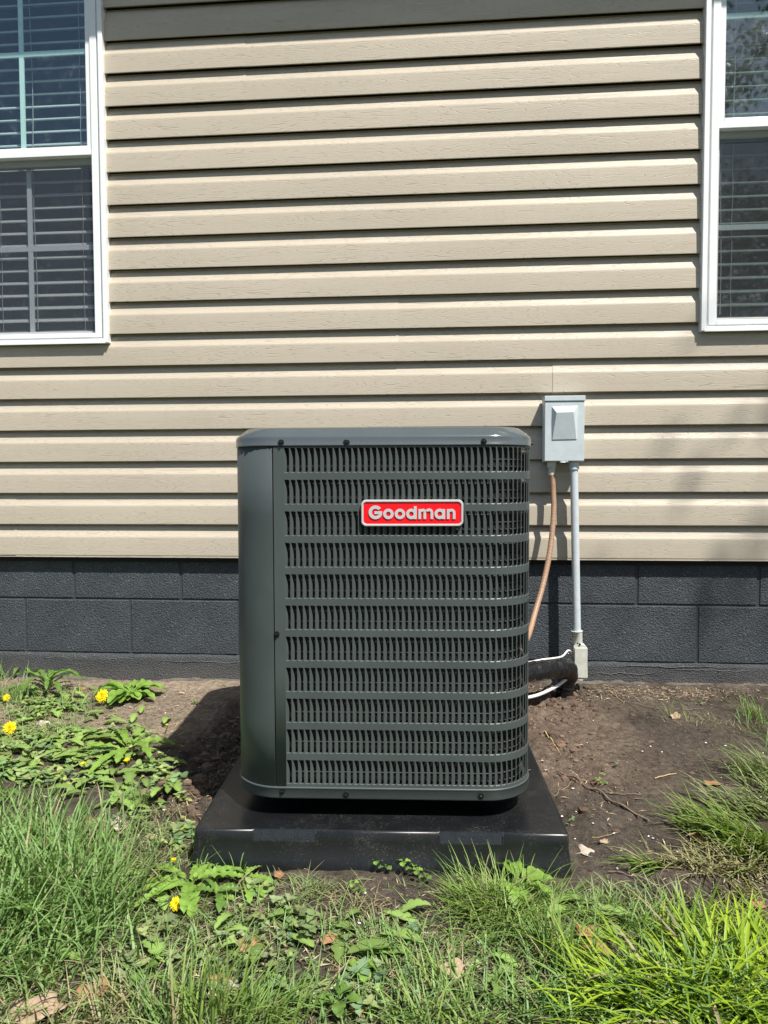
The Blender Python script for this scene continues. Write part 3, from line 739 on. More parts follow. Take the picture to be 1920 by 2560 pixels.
mb = MB(); vs = []
for i, (x, t) in enumerate(xs_):
    pr = sect(x, t == 1); q = 0
    if t == 'e': q = .42 if i in (0, len(xs_)-1) else .10
    for (y, z) in pr:
        flare = (ZP - z)*.075 * (1 if x > 0 else -1) if abs(x) > HWp-.6 else 0
        vs.append((x + flare, y + (q if y < 15 else -q), z - (.30*q if z > -17.5 else 0)))
L = len(sect(0, 0)); fs = [(i*L+j, i*L+j+1, (i+1)*L+j+1, (i+1)*L+j) for i in range(len(xs_)-1) for j in range(L-1)]
e0 = tuple(range(L)); e1 = tuple((len(xs_)-1)*L + j for j in range(L))[::-1]
mb.add(vs, [f[::-1] for f in fs] + [e0, e1], False)
sb_ = pb(mb, 'slab', MT['pad'], smooth=True); sb_.data.set_sharp_from_angle(angle=math.radians(48))
MT['plate'] = plain('pad_plastic_skylit', (.014, .017, .021), .26, spec=.5, var=.3, vs=40)  # same plastic as the pad, lightened for the sky light on the tilted plates
MT['plate_text'] = plain('pad_plastic_lit_text', (.028, .032, .037), .3, spec=.5)  # same plastic again, highlight on the raised letters painted into the colour
for (xa_, xb_) in ((-10.15, -5.2), (4.82, 9.77)):
    mb = MB(); q_ = [(.24, ZP-.03), (.02, ZP-.84)]
    mb.add([(xa_, q_[0][0]-.05, q_[0][1]+.01), (xb_, q_[0][0]-.05, q_[0][1]+.01), (xb_, q_[1][0]-.06, q_[1][1]), (xa_, q_[1][0]-.06, q_[1][1]), (xa_, .5, q_[0][1]+.01), (xb_, .5, q_[0][1]+.01), (xb_, .5, q_[1][1]), (xa_, .5, q_[1][1])],
           [(0, 3, 2, 1), (4, 5, 6, 7), (0, 1, 5, 4), (3, 7, 6, 2), (0, 4, 7, 3), (1, 2, 6, 5)])
    pb(mb, 'size_plate', MT['plate'])
    for xe in (xa_-.14, xb_+.02):
        mb = MB(); mb.add([(xe, .30, ZP+.004), (xe+.12, .30, ZP+.004), (xe+.12, -.02, ZP-.22), (xe, -.02, ZP-.22), (xe, -.085, ZP-.84), (xe+.12, -.085, ZP-.84)], [(0, 3, 2, 1), (3, 4, 5, 2)]); pb(mb, 'plate_groove_shade', MT['dark'])  # dark strips painted in for the shaded grooves at the plate ends
def text_mesh(name, body, size, loc, rot, mat, parent, extrude=.02, shear=0, space=1):
    cu = bpy.data.curves.new(name, 'FONT'); cu.body = body; cu.size = size*IN; cu.extrude = extrude*IN; cu.shear = shear; cu.align_x = 'CENTER'; cu.align_y = 'CENTER'; cu.space_character = space; cu.offset = -.004*IN
    t = bpy.data.objects.new(name, cu); COL.objects.link(t); dg = bpy.context.evaluated_depsgraph_get(); me = bpy.data.meshes.new_from_object(t.evaluated_get(dg)); bpy.data.objects.remove(t)
    o = bpy.data.objects.new(name, me); me.materials.clear(); me.materials.append(mat); link(o, parent); o.location = Vector(loc)*IN; o.rotation_euler = rot; return o
ta = math.atan2(.18, .7)
text_mesh('embossed_text', '30 x 30 x 3', .72, (-7.65, .045, ZP-.44+20.6), (math.pi/2 - ta, 0, 0), MT['plate_text'], pad, .05, .3, 1.25)
text_mesh('embossed_text', 'S DEC/EC', .55, (7.3, .045, ZP-.44+20.6), (math.pi/2 - ta, 0, 0), MT['plate_text'], pad, .04, .0, 1.15)

# ------------------------------------------------------------------ disconnect box, conduits, line set
bx = empty('disconnect_box', (15.4, -1.3, 13.1), 0, 'light grey metal electrical disconnect box mounted on the beige siding', 'electrical box')
def bb(mb, name, mat, parent=bx, **k):
    o = mb.build(name, mat, parent, **k)
    if parent is bx: o.location = Vector((-15.4, 1.3, -13.1))*IN
    return o
mb = MB(); mb.box(12.82, 17.98, -2.35, .05, 13.1, 21.5); bb(mb, 'enclosure', MT['box'], bevel=.05)
mb = MB(); mb.box(12.78, 18.06, -2.75, .04, 21.05, 21.72); bb(mb, 'hood', MT['box'], bevel=.05)
mb = MB(); fy = -2.62; mb.box(12.84, 17.96, fy, -2.36, 13.16, 20.98)
cov = bb(mb, 'cover', MT['box'], bevel=.06)
mb = MB(); A = [(13.72, 20.35), (17.10, 20.40), (17.02, 15.95), (13.72, 15.9)]; R_ = [(14.25, 19.5), (16.45, 19.55)]
mb.add([(A[0][0], fy, A[0][1]), (A[1][0], fy, A[1][1]), (A[2][0], fy, A[2][1]), (A[3][0], fy, A[3][1]), (R_[0][0], fy-.70, R_[0][1]), (R_[1][0], fy-.70, R_[1][1]), (16.95, fy-.10, 16.0), (13.80, fy-.10, 15.95)],
       [(0, 1, 5, 4), (4, 5, 6, 7), (0, 4, 7, 3), (1, 2, 6, 5), (7, 6, 2, 3)])
ho = bb(mb, 'handle_recess', MT['box'], bevel=.05)
mb = MB(); mb.tube([(15.2+.35*math.cos(a), fy-.02+.1*math.sin(a), 12.98) for a in np.linspace(math.pi, 2*math.pi, 9)], .06, 6); mb.box(14.9, 15.9, fy-.1, fy+.2, 13.0, 13.12); bb(mb, 'hasp', MT['silver'])
pc = empty('conduit', (17.3, -1.55, -9.7), 0, 'pale grey straight plastic conduit running down from the electrical box', 'conduit')
def cb(mb, name, mat, parent, base_, **k):
    o = mb.build(name, mat, parent, **k); o.location = -Vector(base_)*IN; return o
top = Vector((16.82, -1.5, 13.1)); bot = Vector((17.38, -1.75, -9.9)); B0 = (17.3, -1.55, -9.7)
mb = MB(); mb.rod(top, bot, .53, 20); cb(mb, 'pipe', MT['pvc'], pc, B0)
mb = MB(); mb.tube([top, top.lerp(bot, .002), top.lerp(bot, .045), top.lerp(bot, .046)], .68, 20); cb(mb, 'coupling', MT['pvc'], pc, B0)
lb = empty('conduit_fitting', (17.8, -1.6, -16), 0, 'weathered cream elbow fitting at the foot of the grey conduit', 'conduit fitting')
B1 = (17.8, -1.6, -16)
mb = MB(); mb.tube([(17.36, -1.75, -9.62), (17.36, -1.75, -9.72), (17.4, -1.75, -9.8), (17.42, -1.75, -11.3)], lambda t: .80 if t < .4 else .70, 20); cb(mb, 'hub', MT['cream'], lb, B1)
mb = MB(); o2 = [(16.85, -11.55), (17.05, -11.35), (17.55, -11.18), (18.35, -11.4), (18.62, -11.75), (18.74, -15.75), (18.55, -16.0), (18.2, -16.05), (18.0, -16.3), (17.6, -16.2), (17.2, -16.1), (17.02, -15.85)]
n = len(o2); mb.add([(x, -2.45, z) for x, z in o2] + [(x, -1.15, z) for x, z in o2], [tuple(range(n))[::-1], tuple(range(n, 2*n))] + [(i, (i+1) % n, n+(i+1) % n, n+i) for i in range(n)])
cb(mb, 'body', MT['cream'], lb, B1, bevel=.07)
mb = MB(); mb.box(16.98, 18.66, -2.58, -2.46, -15.8, -11.75); cb(mb, 'cover', MT['cream'], lb, B1, bevel=.06)
mb = MB(); mb.tube([(17.65, -2.40, -11.28), (17.65, -2.56, -11.28)], .14, 8); mb.tube([(17.4, -2.40, -11.12), (17.4, -2.5, -11.12)], .09, 8); cb(mb, 'screw', MT['screw'], lb, B1)
mb = MB(); mb.tube(spline([(16.9, -1.7, -13.6), (16.4, -1.3, -13.9), (16.2, -.4, -14.3), (16.2, .8, -14.4)]), .45, 10); cb(mb, 'elbow', MT['cream'], lb, B1)

wp = empty('flexible_conduit', (13.6, -1.4, 12.0), 0, 'brown ribbed flexible conduit curving from the electrical box to the unit', 'flexible conduit')
B2 = (13.6, -1.4, 12.0)
WPTS = [(13.92, -1.4, 12.79), (14.12, -1.6, 9.31), (14.12, -2.2, 6.12), (13.49, -3.6, 1.44), (12.48, -5.2, -2.58), (11.15, -7.5, -6.1), (9.79, -11.0, -8.7), (7.55, -17.2, -9.84)]
sp = spline(WPTS, 30); mb = MB(); nn = len(sp)
mb.tube(sp, lambda t: .36 + (.016)*math.cos(t*nn*math.pi/1.5), 12); cb(mb, 'hose', MT['whip'], wp, B2)
mb = MB(); mb.rod((WPTS[0][0], WPTS[0][1], 13.1), (WPTS[0][0], WPTS[0][1], 12.35), .60, 14); mb.rod((WPTS[0][0], WPTS[0][1], 12.4), (WPTS[0][0]+.02, WPTS[0][1], 11.3), .44, 14); cb(mb, 'connector', MT['cream'], wp, B2)

ls = empty('refrigerant_line', (15.8, -3, -18.5), 0, 'black taped refrigerant line bending into the soil behind the unit', 'pipe')
B3 = (15.8, -3, -18.5)
sp = spline([(4.0, -19.0, -12.8), (7.8, -13.2, -13.0), (12.6, -8.4, -13.3), (15.2, -5.8, -13.7), (16.0, -3.9, -14.9), (15.7, -2.9, -16.8), (15.3, -3.1, -20.5)], 14); mb = MB(); n_ = len(sp)
mb.tube(sp, lambda t: 1.18 + .05*math.sin(t*n_*1.7) + .06*math.sin(t*47), 18); cb(mb, 'insulated_pipe', MT['tape'], ls, B3)
sp2 = [p + Vector((.2, -.3, 1.0)) for p in spline([(4.0, -18.6, -12.9), (8.2, -12.0, -13.2), (12.6, -7.2, -13.4), (15.0, -4.8, -14.0), (15.9, -3.6, -15.4)], 12)]
mb = MB(); mb.tube(sp2, lambda t: .42 + .03*math.sin(t*90), 12); cb(mb, 'liquid_pipe', MT['tape'], ls, B3)
c1 = MB(); c1.tube(spline([(4.5, -18.6, -11.8), (8, -12, -12.0), (11.6, -8.8, -11.95), (13.4, -7.2, -12.1), (14.9, -5.2, -12.3), (15.9, -3.6, -11.9), (16.5, -2.2, -12.4), (16.6, -.5, -13.2), (16.7, .9, -13.4)], 10), .13, 8)
o = c1.build('control_cable', MT['wire']); tag(o, 'thin white cable looping over the black taped line into the wall', 'cable')
c2 = MB(); c2.tube(spline([(4.2, -18.6, -14.6), (7.5, -12, -16.2), (11, -9.5, -16.3), (13.8, -6.8, -15.9), (15.4, -5.0, -15.4), (16.2, -3.6, -15.3), (16.2, -2.2, -17.9), (16.2, -2.2, -19.5)], 10), .22, 8)
o = c2.build('drain_cable', MT['wire']); tag(o, 'thicker off white cable sagging under the black taped line', 'cable')

# ------------------------------------------------------------------ plants and litter (coordinates in inches on the ground)
CLUMPS = [
  (-46.82, -20.96, 8, 4, 330, 1.5, 0.07, 0, 0, 0.7, 3),
  (-37.1, -26.12, 5, 2.6, 150, 1.4, 0.07, 0, 0, 0.75, 1),
  (-26.01, -38.26, 2.4, 3, 120, 1.8, 0.08, 0, 0, 0.75, 1),
  (-24.2, -44.52, 2, 2, 110, 2.2, 0.09, 0.2, 0, 0.75, 1),
  (-32.34, -49.4, 3.5, 2.5, 199, 6.44, 0.2, 0.1, 0.0, 0.42, 0),
  (-28.51, -50.58, 3.5, 2.5, 218, 6.44, 0.2, 0.15, 0, 0.44, 0),
  (-25.46, -51.73, 2.5, 2.2, 142, 5.98, 0.18, 0.2, 0.1, 0.5, 0),
  (-27.1, -56.33, 4, 2.5, 209, 5.29, 0.18, 0.2, -0.1, 0.57, 0),
  (-30.88, -53.84, 2.5, 2.5, 142, 6.32, 0.2, 0.1, 0, 0.47, 0),
  (-35.87, -42.86, 3, 2.2, 114, 5.29, 0.2, 0.0, 0.1, 0.4, 0),
  (-31.43, -43.81, 2.6, 2, 104, 5.29, 0.18, 0.1, 0.1, 0.4, 0),
  (-28.24, -45.36, 2.0, 1.6, 66, 4.6, 0.17, 0.2, 0.1, 0.47, 0),
  (-24.95, -48.87, 1.8, 1.6, 60, 3.8, 0.11, 0.5, 0.1, 0.6, 2),
  (-36.33, -50.67, 5, 5, 247, 6.44, 0.2, 0, 0, 0.47, 0),
  (-42.99, -39.24, 5, 4, 140, 4, 0.14, 0, 0, 0.35, 0),
  (-29.87, -35.9, 1.2, 0.7, 95, 2.9, 0.09, 0.1, 0.1, 0.42, 0),
  (-27.74, -39.06, 1.6, 1, 50, 2.2, 0.08, 0.3, 0, 0.75, 1),
  (-40.27, -36.07, 3, 1.5, 40, 2.8, 0.1, 0, 0, 0.5, 1),
  (-59.17, -8.85, 2.0, 1.5, 70, 3.0, 0.11, 0.1, 0.0, 0.35, 0),
  (-66.23, 2.24, 1.8, 1.2, 45, 3.2, 0.11, 0, 0, 0.35, 0),
  (-63.26, -8.83, 5, 5, 130, 3.6, 0.12, 0, 0, 0.4, 0),
  (-53.77, -14.72, 2.0, 1.2, 50, 1.8, 0.08, 0, 0, 0.7, 1),
  (-48.88, -17.32, 3.2, 1.4, 120, 1.7, 0.08, 0, 0, 0.75, 1),
  (-42.51, -20.85, 3, 1.2, 80, 1.5, 0.07, 0, 0, 0.75, 1),
  (-19.59, -46.16, 0.5, 0.4, 9, 3.6, 0.11, 0.3, 0.3, 0.55, 0),
  (-16.48, -45.68, 0.4, 0.3, 5, 3.2, 0.1, 0.2, 0.2, 0.5, 0),
  (-9.87, -48.29, 0.8, 0.6, 46, 2.4, 0.1, 0, 0.1, 0.7, 1),
  (-10.61, -47.61, 0.8, 0.4, 16, 2.2, 0.13, 0.1, 0, 0.7, 0),
  (-6.21, -49.67, 1.6, 0.7, 60, 2.6, 0.07, -0.1, 0, 0.85, 2),
  (-7.75, -48.14, 1, 0.5, 16, 2.6, 0.07, -0.4, 0.2, 0.8, 2),
  (3.16, -48.54, 1.5, 0.9, 230, 4.3, 0.1, -0.25, 0.25, 0.66, 3),
  (5.09, -48.17, 1.5, 0.9, 150, 4.0, 0.1, 0.25, 0.2, 0.62, 3),
  (1.86, -48.17, 1, 0.7, 60, 3.8, 0.09, -0.5, 0.1, 0.72, 3),
  (7.07, -48.71, 1.8, 0.9, 80, 3.6, 0.1, 0.5, -0.1, 0.75, 3),
  (3.98, -51.31, 2.5, 1.0, 130, 2.9, 0.1, 0.2, -0.5, 0.75, 0),
  (-3.11, -54.58, 3.0, 1.4, 130, 2.2, 0.1, 0, 0, 0.65, 0),
  (-4.84, -53.17, 2.0, 1, 60, 2.3, 0.1, 0, 0, 0.65, 1),
  (0.07, -57.15, 0.8, 0.6, 18, 4.6, 0.14, -0.5, 0.3, 0.45, 3),
  (-1.37, -59.16, 1.2, 0.8, 40, 3.2, 0.12, -0.1, 0.1, 0.5, 0),
  (7.3, -54.9, 1.1, 0.7, 55, 5.2, 0.17, 0.12, 0.25, 0.22, 3),
  (6.94, -53.84, 1.0, 0.7, 24, 4.2, 0.13, -0.1, 0.1, 0.25, 0),
  (10.86, -57.0, 1.6, 1, 55, 5.94, 0.25, -0.7, 0.2, 0.92, 4),
  (13.0, -56.19, 1.8, 1, 75, 6.16, 0.27, -0.5, 0.2, 0.85, 4),
  (15.48, -56.01, 1.8, 1, 70, 6.38, 0.27, -0.2, 0.2, 0.78, 4),
  (18.33, -55.47, 2, 1, 85, 5.94, 0.27, 0.1, 0.2, 0.72, 4),
  (13.72, -58.63, 2.4, 1, 95, 5.5, 0.27, -0.4, 0, 0.92, 4),
  (17.23, -58.37, 2.4, 1, 95, 5.72, 0.27, 0.2, 0, 0.85, 4),
  (10.83, -59.14, 2, 0.8, 60, 4.95, 0.22, -0.5, 0, 0.9, 4),
  (20.38, -56.29, 2.5, 2, 110, 5.94, 0.25, 0, 0, 0.75, 4),
  (14.91, -54.69, 0.5, 0.4, 4, 7.04, 0.25, -0.25, 0.2, 0.3, 4),
  (16.4, -53.15, 0.5, 0.4, 4, 5.5, 0.25, 0.25, 0.2, 0.3, 4),
  (13.43, -50.63, 3, 1.0, 170, 2.6, 0.11, 0, 0, 0.62, 0),
  (17.58, -50.33, 3, 1.0, 170, 3.08, 0.13, 0, 0, 0.9, 4),
  (21.18, -50.07, 2.2, 1.2, 120, 3.3, 0.13, 0, 0, 0.85, 4),
  (11.09, -48.65, 2.6, 0.8, 110, 2.3, 0.1, 0, 0, 0.7, 1),
  (14.92, -47.0, 2.5, 0.7, 50, 2.42, 0.145, 0, 0, 0.75, 1),
  (24.75, -37.62, 1.8, 1.2, 150, 5.06, 0.174, -0.75, 0.1, 0.72, 3),
  (25.79, -39.96, 1.8, 1.2, 130, 5.06, 0.189, -0.5, -0.4, 0.66, 3),
  (22.69, -35.82, 1.2, 0.7, 60, 3.96, 0.16, -0.8, 0.2, 0.8, 3),
  (28.45, -33.37, 2, 1.2, 100, 4.62, 0.16, -0.8, 0.1, 0.72, 1),
  (31.96, -26.11, 1.8, 1.5, 110, 4.18, 0.145, -0.8, 0.1, 0.65, 1),
  (32.28, -29.38, 3, 3, 120, 4.62, 0.174, -0.5, 0, 0.6, 1),
  (20.94, -41.99, 2.6, 0.9, 150, 3.96, 0.131, -0.2, 0, 0.92, 2),
  (23.39, -42.9, 2.2, 0.9, 110, 3.74, 0.131, -0.1, -0.1, 0.92, 2),
  (16.71, -42.57, 1.0, 0.5, 46, 3.52, 0.16, -0.8, -0.2, 0.86, 3),
  (21.79, -45.55, 1.6, 0.8, 40, 3.74, 0.131, 0.1, -0.7, 0.85, 2),
  (27.35, -12.06, 1.6, 1.0, 22, 2.4, 0.07, 0, 0.1, 0.4, 3),
  (29.72, -11.91, 2.2, 1, 34, 1.6, 0.06, 0, 0, 0.8, 2),
  (36.37, -10.26, 1.4, 0.8, 50, 2.8, 0.07, 0, 0.1, 0.3, 3),
  (37.53, -11.42, 1.4, 1, 40, 2.4, 0.07, 0, 0, 0.45, 3),
  (24.03, -12.27, 2, 0.8, 10, 1.5, 0.06, 0, 0, 0.8, 2),
  (33.09, -14.07, 2.6, 1, 60, 1.4, 0.06, 0, 0, 0.85, 2),
  (-15.11, -60.78, 1.4, 0.8, 50, 5.2, 0.16, -0.1, 0.2, 0.25, 3),
  (-17.49, -60.36, 1.4, 0.9, 40, 4.6, 0.15, 0, 0.2, 0.3, 0),
  (-13.38, -60.05, 1.6, 0.9, 46, 4.6, 0.15, 0.4, 0.2, 0.4, 3),
  (-10.83, -60.46, 2, 0.8, 50, 4.2, 0.14, 0.5, 0.1, 0.5, 3),
  (-14.46, -58.22, 0.4, 0.3, 5, 5.6, 0.15, 0.65, 0.45, 0.55, 3),
  (-23.69, -61.42, 3, 1, 60, 3.0, 0.12, 0, 0, 0.6, 2),
  (-20.14, -60.55, 2, 1, 70, 3.6, 0.13, 0, 0, 0.5, 2),
  (-19.57, -53.02, 2, 1, 60, 2.6, 0.09, 0.5, 0, 0.8, 1),
  (-18.34, -49.85, 1.6, 0.8, 36, 2.4, 0.08, 0.2, 0, 0.75, 2),
  (-16.62, -53.22, 2.5, 1.2, 70, 2.2, 0.08, 0, 0, 0.8, 1),
  (-21.09, -46.53, 0.9, 0.6, 8, 3.2, 0.09, 0, 0.3, 0.3, 3),
  (-14.28, -51.36, 2, 0.8, 50, 2.4, 0.08, 0, 0, 0.8, 1),
  (12.89, -57.48, 3, 1.4, 120, 4.4, 0.16, -0.3, 0, 0.7, 0),
  (17.7, -57.12, 3, 1.4, 120, 4.6, 0.16, 0.1, 0, 0.65, 0),
  (3.5, -50.08, 2.2, 1.2, 150, 3.6, 0.11, 0, -0.3, 0.8, 3),
  (5.93, -51.17, 2, 1.2, 110, 3.2, 0.11, 0.3, -0.3, 0.8, 3),
  (7.68, -57.24, 2.5, 1.2, 140, 3.4, 0.13, 0.3, 0, 0.7, 0),
  (4.37, -58.73, 3, 1, 130, 3.2, 0.13, 0, 0, 0.65, 0),
  (-0.41, -59.69, 3, 1, 130, 3, 0.12, 0, 0, 0.65, 3),
  (-10.15, -59.19, 3, 1.2, 140, 3.4, 0.13, 0.4, 0.1, 0.6, 0),
  (-14.58, -56.15, 3, 1.2, 90, 2.6, 0.1, 0.4, 0, 0.8, 1),
  (-49.8, -11.88, 5, 2, 160, 1.6, 0.07, 0, 0, 0.8, 1),
  (-58.4, -5.61, 3, 1.6, 120, 2.0, 0.08, 0, 0, 0.7, 0),
  (12.62, -49.42, 3, 1, 150, 2.4, 0.11, 0, 0, 0.8, 3),
  (9.73, -48.3, 2, 0.8, 100, 2.2, 0.1, 0, 0, 0.8, 1)]
COVER = [
  (-48.17, -18.57, 7, 4, 100, 0.34, 0),
  (-37.98, -26.15, 5, 2.6, 70, 0.38, 0),
  (-44.83, -28.4, 4, 3, 40, 0.6, 0),
  (-27.93, -33.44, 2.2, 3, 60, 0.36, 0),
  (-28.28, -39.09, 2.5, 2, 40, 0.36, 0),
  (-52.24, -10.41, 6, 2, 150, 0.4, 0),
  (-49.23, -21.02, 5, 2, 110, 0.5, 0),
  (-37.74, -31.79, 4, 1.4, 50, 0.5, 0),
  (-38.81, -18.39, 3, 1.2, 50, 0.4, 0),
  (-42.36, -31.11, 3, 1, 50, 0.6, 0),
  (-11.5, -53.25, 4, 2, 50, 0.45, 1),
  (-16.65, -54.81, 4, 2, 46, 0.42, 1),
  (-5.35, -58.2, 4, 1.4, 40, 0.38, 1),
  (-11.78, -57.69, 4, 1.4, 40, 0.4, 1),
  (-46.78, -24.35, 4, 1.6, 120, 0.5, 0),
  (-40.2, -26.23, 3.5, 1.4, 90, 0.52, 0),
  (-45.86, -20.94, 4, 1.2, 80, 0.38, 0),
  (-45.99, -29.41, 2, 1.2, 40, 0.6, 0),
  (-41.85, -31.98, 2, 1, 26, 0.55, 0),
  (-52.21, -13.32, 3.5, 1.5, 90, 0.42, 0),
  (-41.17, -19.64, 3, 1, 50, 0.35, 0),
  (-30.42, -28.77, 2, 1, 40, 0.5, 0),
  (-36.15, -29.0, 1.2, 0.5, 14, 0.5, 0),
  (-27.36, -31.75, 1.2, 0.8, 22, 0.5, 0),
  (-25.05, -35.27, 0.8, 0.7, 14, 0.42, 0),
  (-22.97, -40.46, 1.2, 1.2, 48, 0.48, 0),
  (-22.87, -42.66, 0.9, 0.7, 16, 0.5, 0),
  (-30.92, -25.9, 1.4, 0.6, 16, 0.45, 0),
  (-12.07, -50.76, 1.4, 0.7, 30, 0.45, 1),
  (-9.92, -52.73, 1.6, 0.9, 44, 0.42, 1),
  (-14.41, -48.61, 0.9, 0.5, 22, 0.5, 0),
  (-21.09, -53.54, 1.4, 0.8, 26, 0.42, 1),
  (-20.47, -56.94, 1.6, 0.9, 34, 0.45, 1),
  (-20.13, -53.06, 1.2, 0.7, 20, 0.45, 1),
  (-14.36, -56.85, 2.6, 1.2, 60, 0.34, 1),
  (-11.07, -55.16, 2.2, 1, 40, 0.36, 1),
  (-5.59, -56.2, 0.8, 0.5, 10, 0.75, 1),
  (-6.18, -57.61, 1.6, 0.8, 24, 0.42, 1),
  (-8.32, -58.42, 2, 1, 34, 0.42, 1),
  (-1.88, -51.74, 1.4, 0.5, 16, 0.38, 1),
  (5.01, -52.05, 1.0, 0.6, 10, 0.5, 1),
  (4.34, -56.5, 1.2, 0.6, 14, 0.45, 1),
  (1.62, -55.32, 2.4, 1.2, 30, 0.3, 1),
  (-14.05, -54.23, 2, 0.8, 36, 0.3, 1),
  (15.13, -28.5, 0.5, 0.3, 7, 0.3, 0),
  (11.07, -36.62, 0.8, 0.5, 9, 0.28, 0),
  (9.71, -38.66, 0.8, 0.6, 8, 0.28, 0),
  (16.98, -25.34, 0.8, 0.4, 10, 0.2, 1),
  (-35.81, -45.88, 1.4, 0.8, 14, 0.6, 0),
  (-60.45, 2.02, 3, 1.2, 40, 0.45, 0),
  (31.43, -6.64, 1.5, 0.6, 16, 0.25, 1),
  (-3.29, -59.3, 2.4, 0.8, 30, 0.4, 1),
  (-22.08, -58.11, 1.8, 0.8, 30, 0.42, 1)]
DEAD = [
  (27.5, -11.56, 1.6, 2, 35, 'curled brown leaf on the soil near the foundation'),
  (25.84, -28.85, 1.9, 1, 20, 'tan lobed leaf lying at the edge of the right grass clump'),
  (21.41, -38.47, 2.2, 1, 120, 'curled orange leaf with dark holes in the flattened grass'),
  (11.52, -40.66, 1.6, 3, -35, 'pale crumpled leaf on bare soil beside the slab corner'),
  (9.87, -51.78, 2.1, 1, 10, 'orange brown oak leaf under the tall grass blades'),
  (10.12, -53.23, 2.0, 1, -20, 'long orange leaf just below another orange oak leaf'),
  (0.4, -55.76, 2.0, 0, 30, 'tan wrinkled leaf in the short grass'),
  (0.29, -53.76, 1.2, 0, 80, 'small tan leaf fragment above a larger tan leaf'),
  (-8.01, -53.79, 1.2, 1, 50, 'small orange leaf on the dark soil patch'),
  (-13.14, -46.52, 1.4, 1, 100, 'rusty leaf scrap below the slab front edge'),
  (-15.26, -48.67, 1.1, 1, 60, 'red brown leaf scrap beside the bright weed'),
  (-30.25, -39.34, 2.6, 3, -50, 'long pale dry leaf standing in the left grass'),
  (-28.74, -40.14, 1.7, 3, 75, 'short pale dry leaf behind the left grass tuft'),
  (-31.83, -39.64, 1.4, 1, 85, 'brown leaf poking between left grass blades'),
  (-25.15, -49.13, 1.7, 3, -30, 'pale twisted leaf at the edge of the left grass'),
  (-51.14, -3.69, 1.4, 1, 10, 'brown crumpled leaf by the foundation among dandelions'),
  (-49.47, -16.29, 1.7, 3, 0, 'pale dry leaf in the low weeds at left'),
  (-24.87, -60.91, 3.4, 0, 15, 'large tan leaf in the bottom left corner'),
  (-13.27, -54.56, 1.9, 1, 40, 'orange torn leaf lower centre left'),
  (-14.49, -57.72, 1.7, 1, 20, 'orange and cream leaf in the lower grass'),
  (-13.96, -58.18, 1.9, 3, 30, 'pale ragged leaf below an orange leaf'),
  (-21.86, -59.1, 2.2, 1, 40, 'narrow orange leaf in the bottom left grass'),
  (-5.47, -59.31, 1.4, 1, -60, 'orange curled leaf at the bottom centre'),
  (-34.89, -26.04, 1.3, 3, 0, 'pale pinkish leaf under the large flat dandelion'),
  (22.57, -47.6, 1.0, 1, 0, 'small orange leaf scrap at the right edge of grass'),
  (-6.76, -57.98, 1.2, 3, 60, 'pale leaf scrap near the bottom centre'),
  (-25.41, -41.57, 1.1, 0, 0, 'small tan leaf beside the low weeds left of the slab'),
  (13.23, -39.65, 0.8, 0, 20, 'tiny tan leaf bit right of the slab'),
  (-36.09, -5.1, 0.9, 0, 20, 'small tan leaf on the pale soil near the wall'),
  (18.7, -57.81, 2.0, 0, 50, 'tan leaf at the bottom right edge')]
TWIGS = [
  (11.2, -25.9, 17.91, -35.88, 0.16, 0.22, 0, 'long bare stick lying diagonally on the soil right of the slab'),
  (15.23, -30.84, 18.31, -31.25, 0.1, 0.12, 0, 'short straight twig crossing beside the long stick'),
  (11.23, -16.83, 12.26, -22.64, 0.17, 0.06, 1, 'split yellowish wood sliver near the unit'),
  (27.28, -23.0, 31.08, -23.68, 0.07, 0.06, 0, 'thin twig pointing into the right grass'),
  (20.5, -28.23, 22.84, -27.23, 0.13, 0.12, 1, 'flat chip of wood on the right soil'),
  (12.71, -43.66, 16.68, -45.43, 0.12, 0.08, 0, 'brown twig on the soil above the lower right grass'),
  (19.22, -20.9, 19.99, -24.6, 0.05, 0.04, 0, 'slender twig in the middle of the right soil'),
  (21.62, -2.65, 22.39, -7.19, 0.12, 0.08, 1, 'pinkish root piece against the foundation'),
  (22.55, -6.49, 26.24, -9.36, 0.09, 0.09, 0, 'dark twig running from the root piece'),
  (22.27, -4.38, 23.52, -9.78, 0.07, 0.07, 0, 'dark forked twig below the root piece'),
  (-40.69, -10.12, -40.24, -7.72, 0.12, 0.12, 0, 'short pale twig under the leafy plant'),
  (-39.48, -9.53, -38.01, -8.34, 0.11, 0.1, 0, 'gnarled twig on the pale soil'),
  (-37.03, -17.37, -34.72, -17.83, 0.09, 0.09, 1, 'curved pale twig by the spreading dandelion'),
  (-16.83, -50.75, -11.35, -50.71, 0.2, 0.22, 0, 'thick weathered stick half buried in the short grass'),
  (-41.99, -34.55, -36.51, -42.26, 0.26, 0.26, 0, 'grey weathered stick in the upper left grass'),
  (-50.21, -22.21, -47.15, -20.38, 0.08, 0.08, 1, 'pale straight straw over the left weeds'),
  (-26.0, -33.75, -23.78, -36.11, 0.16, 0.16, 1, 'broken yellow wood piece beside the slab'),
  (12.91, -27.81, 10.3, -30.86, 0.04, 0.04, 1, 'thin straw near the top of the long stick'),
  (-23.52, -50.68, -20.72, -52.69, 0.14, 0.12, 0, 'dark root crossing the lower left grass'),
  (29.66, -9.14, 31.88, -8.22, 0.1, 0.09, 0, 'dark twig among wall weeds at right'),
  (12.43, -38.6, 14.68, -38.32, 0.05, 0.04, 1, 'pale straw on the soil right of the slab'),
  (-11.41, -45.08, -9.57, -44.47, 0.04, 0.04, 1, 'fine straw below the slab front')]
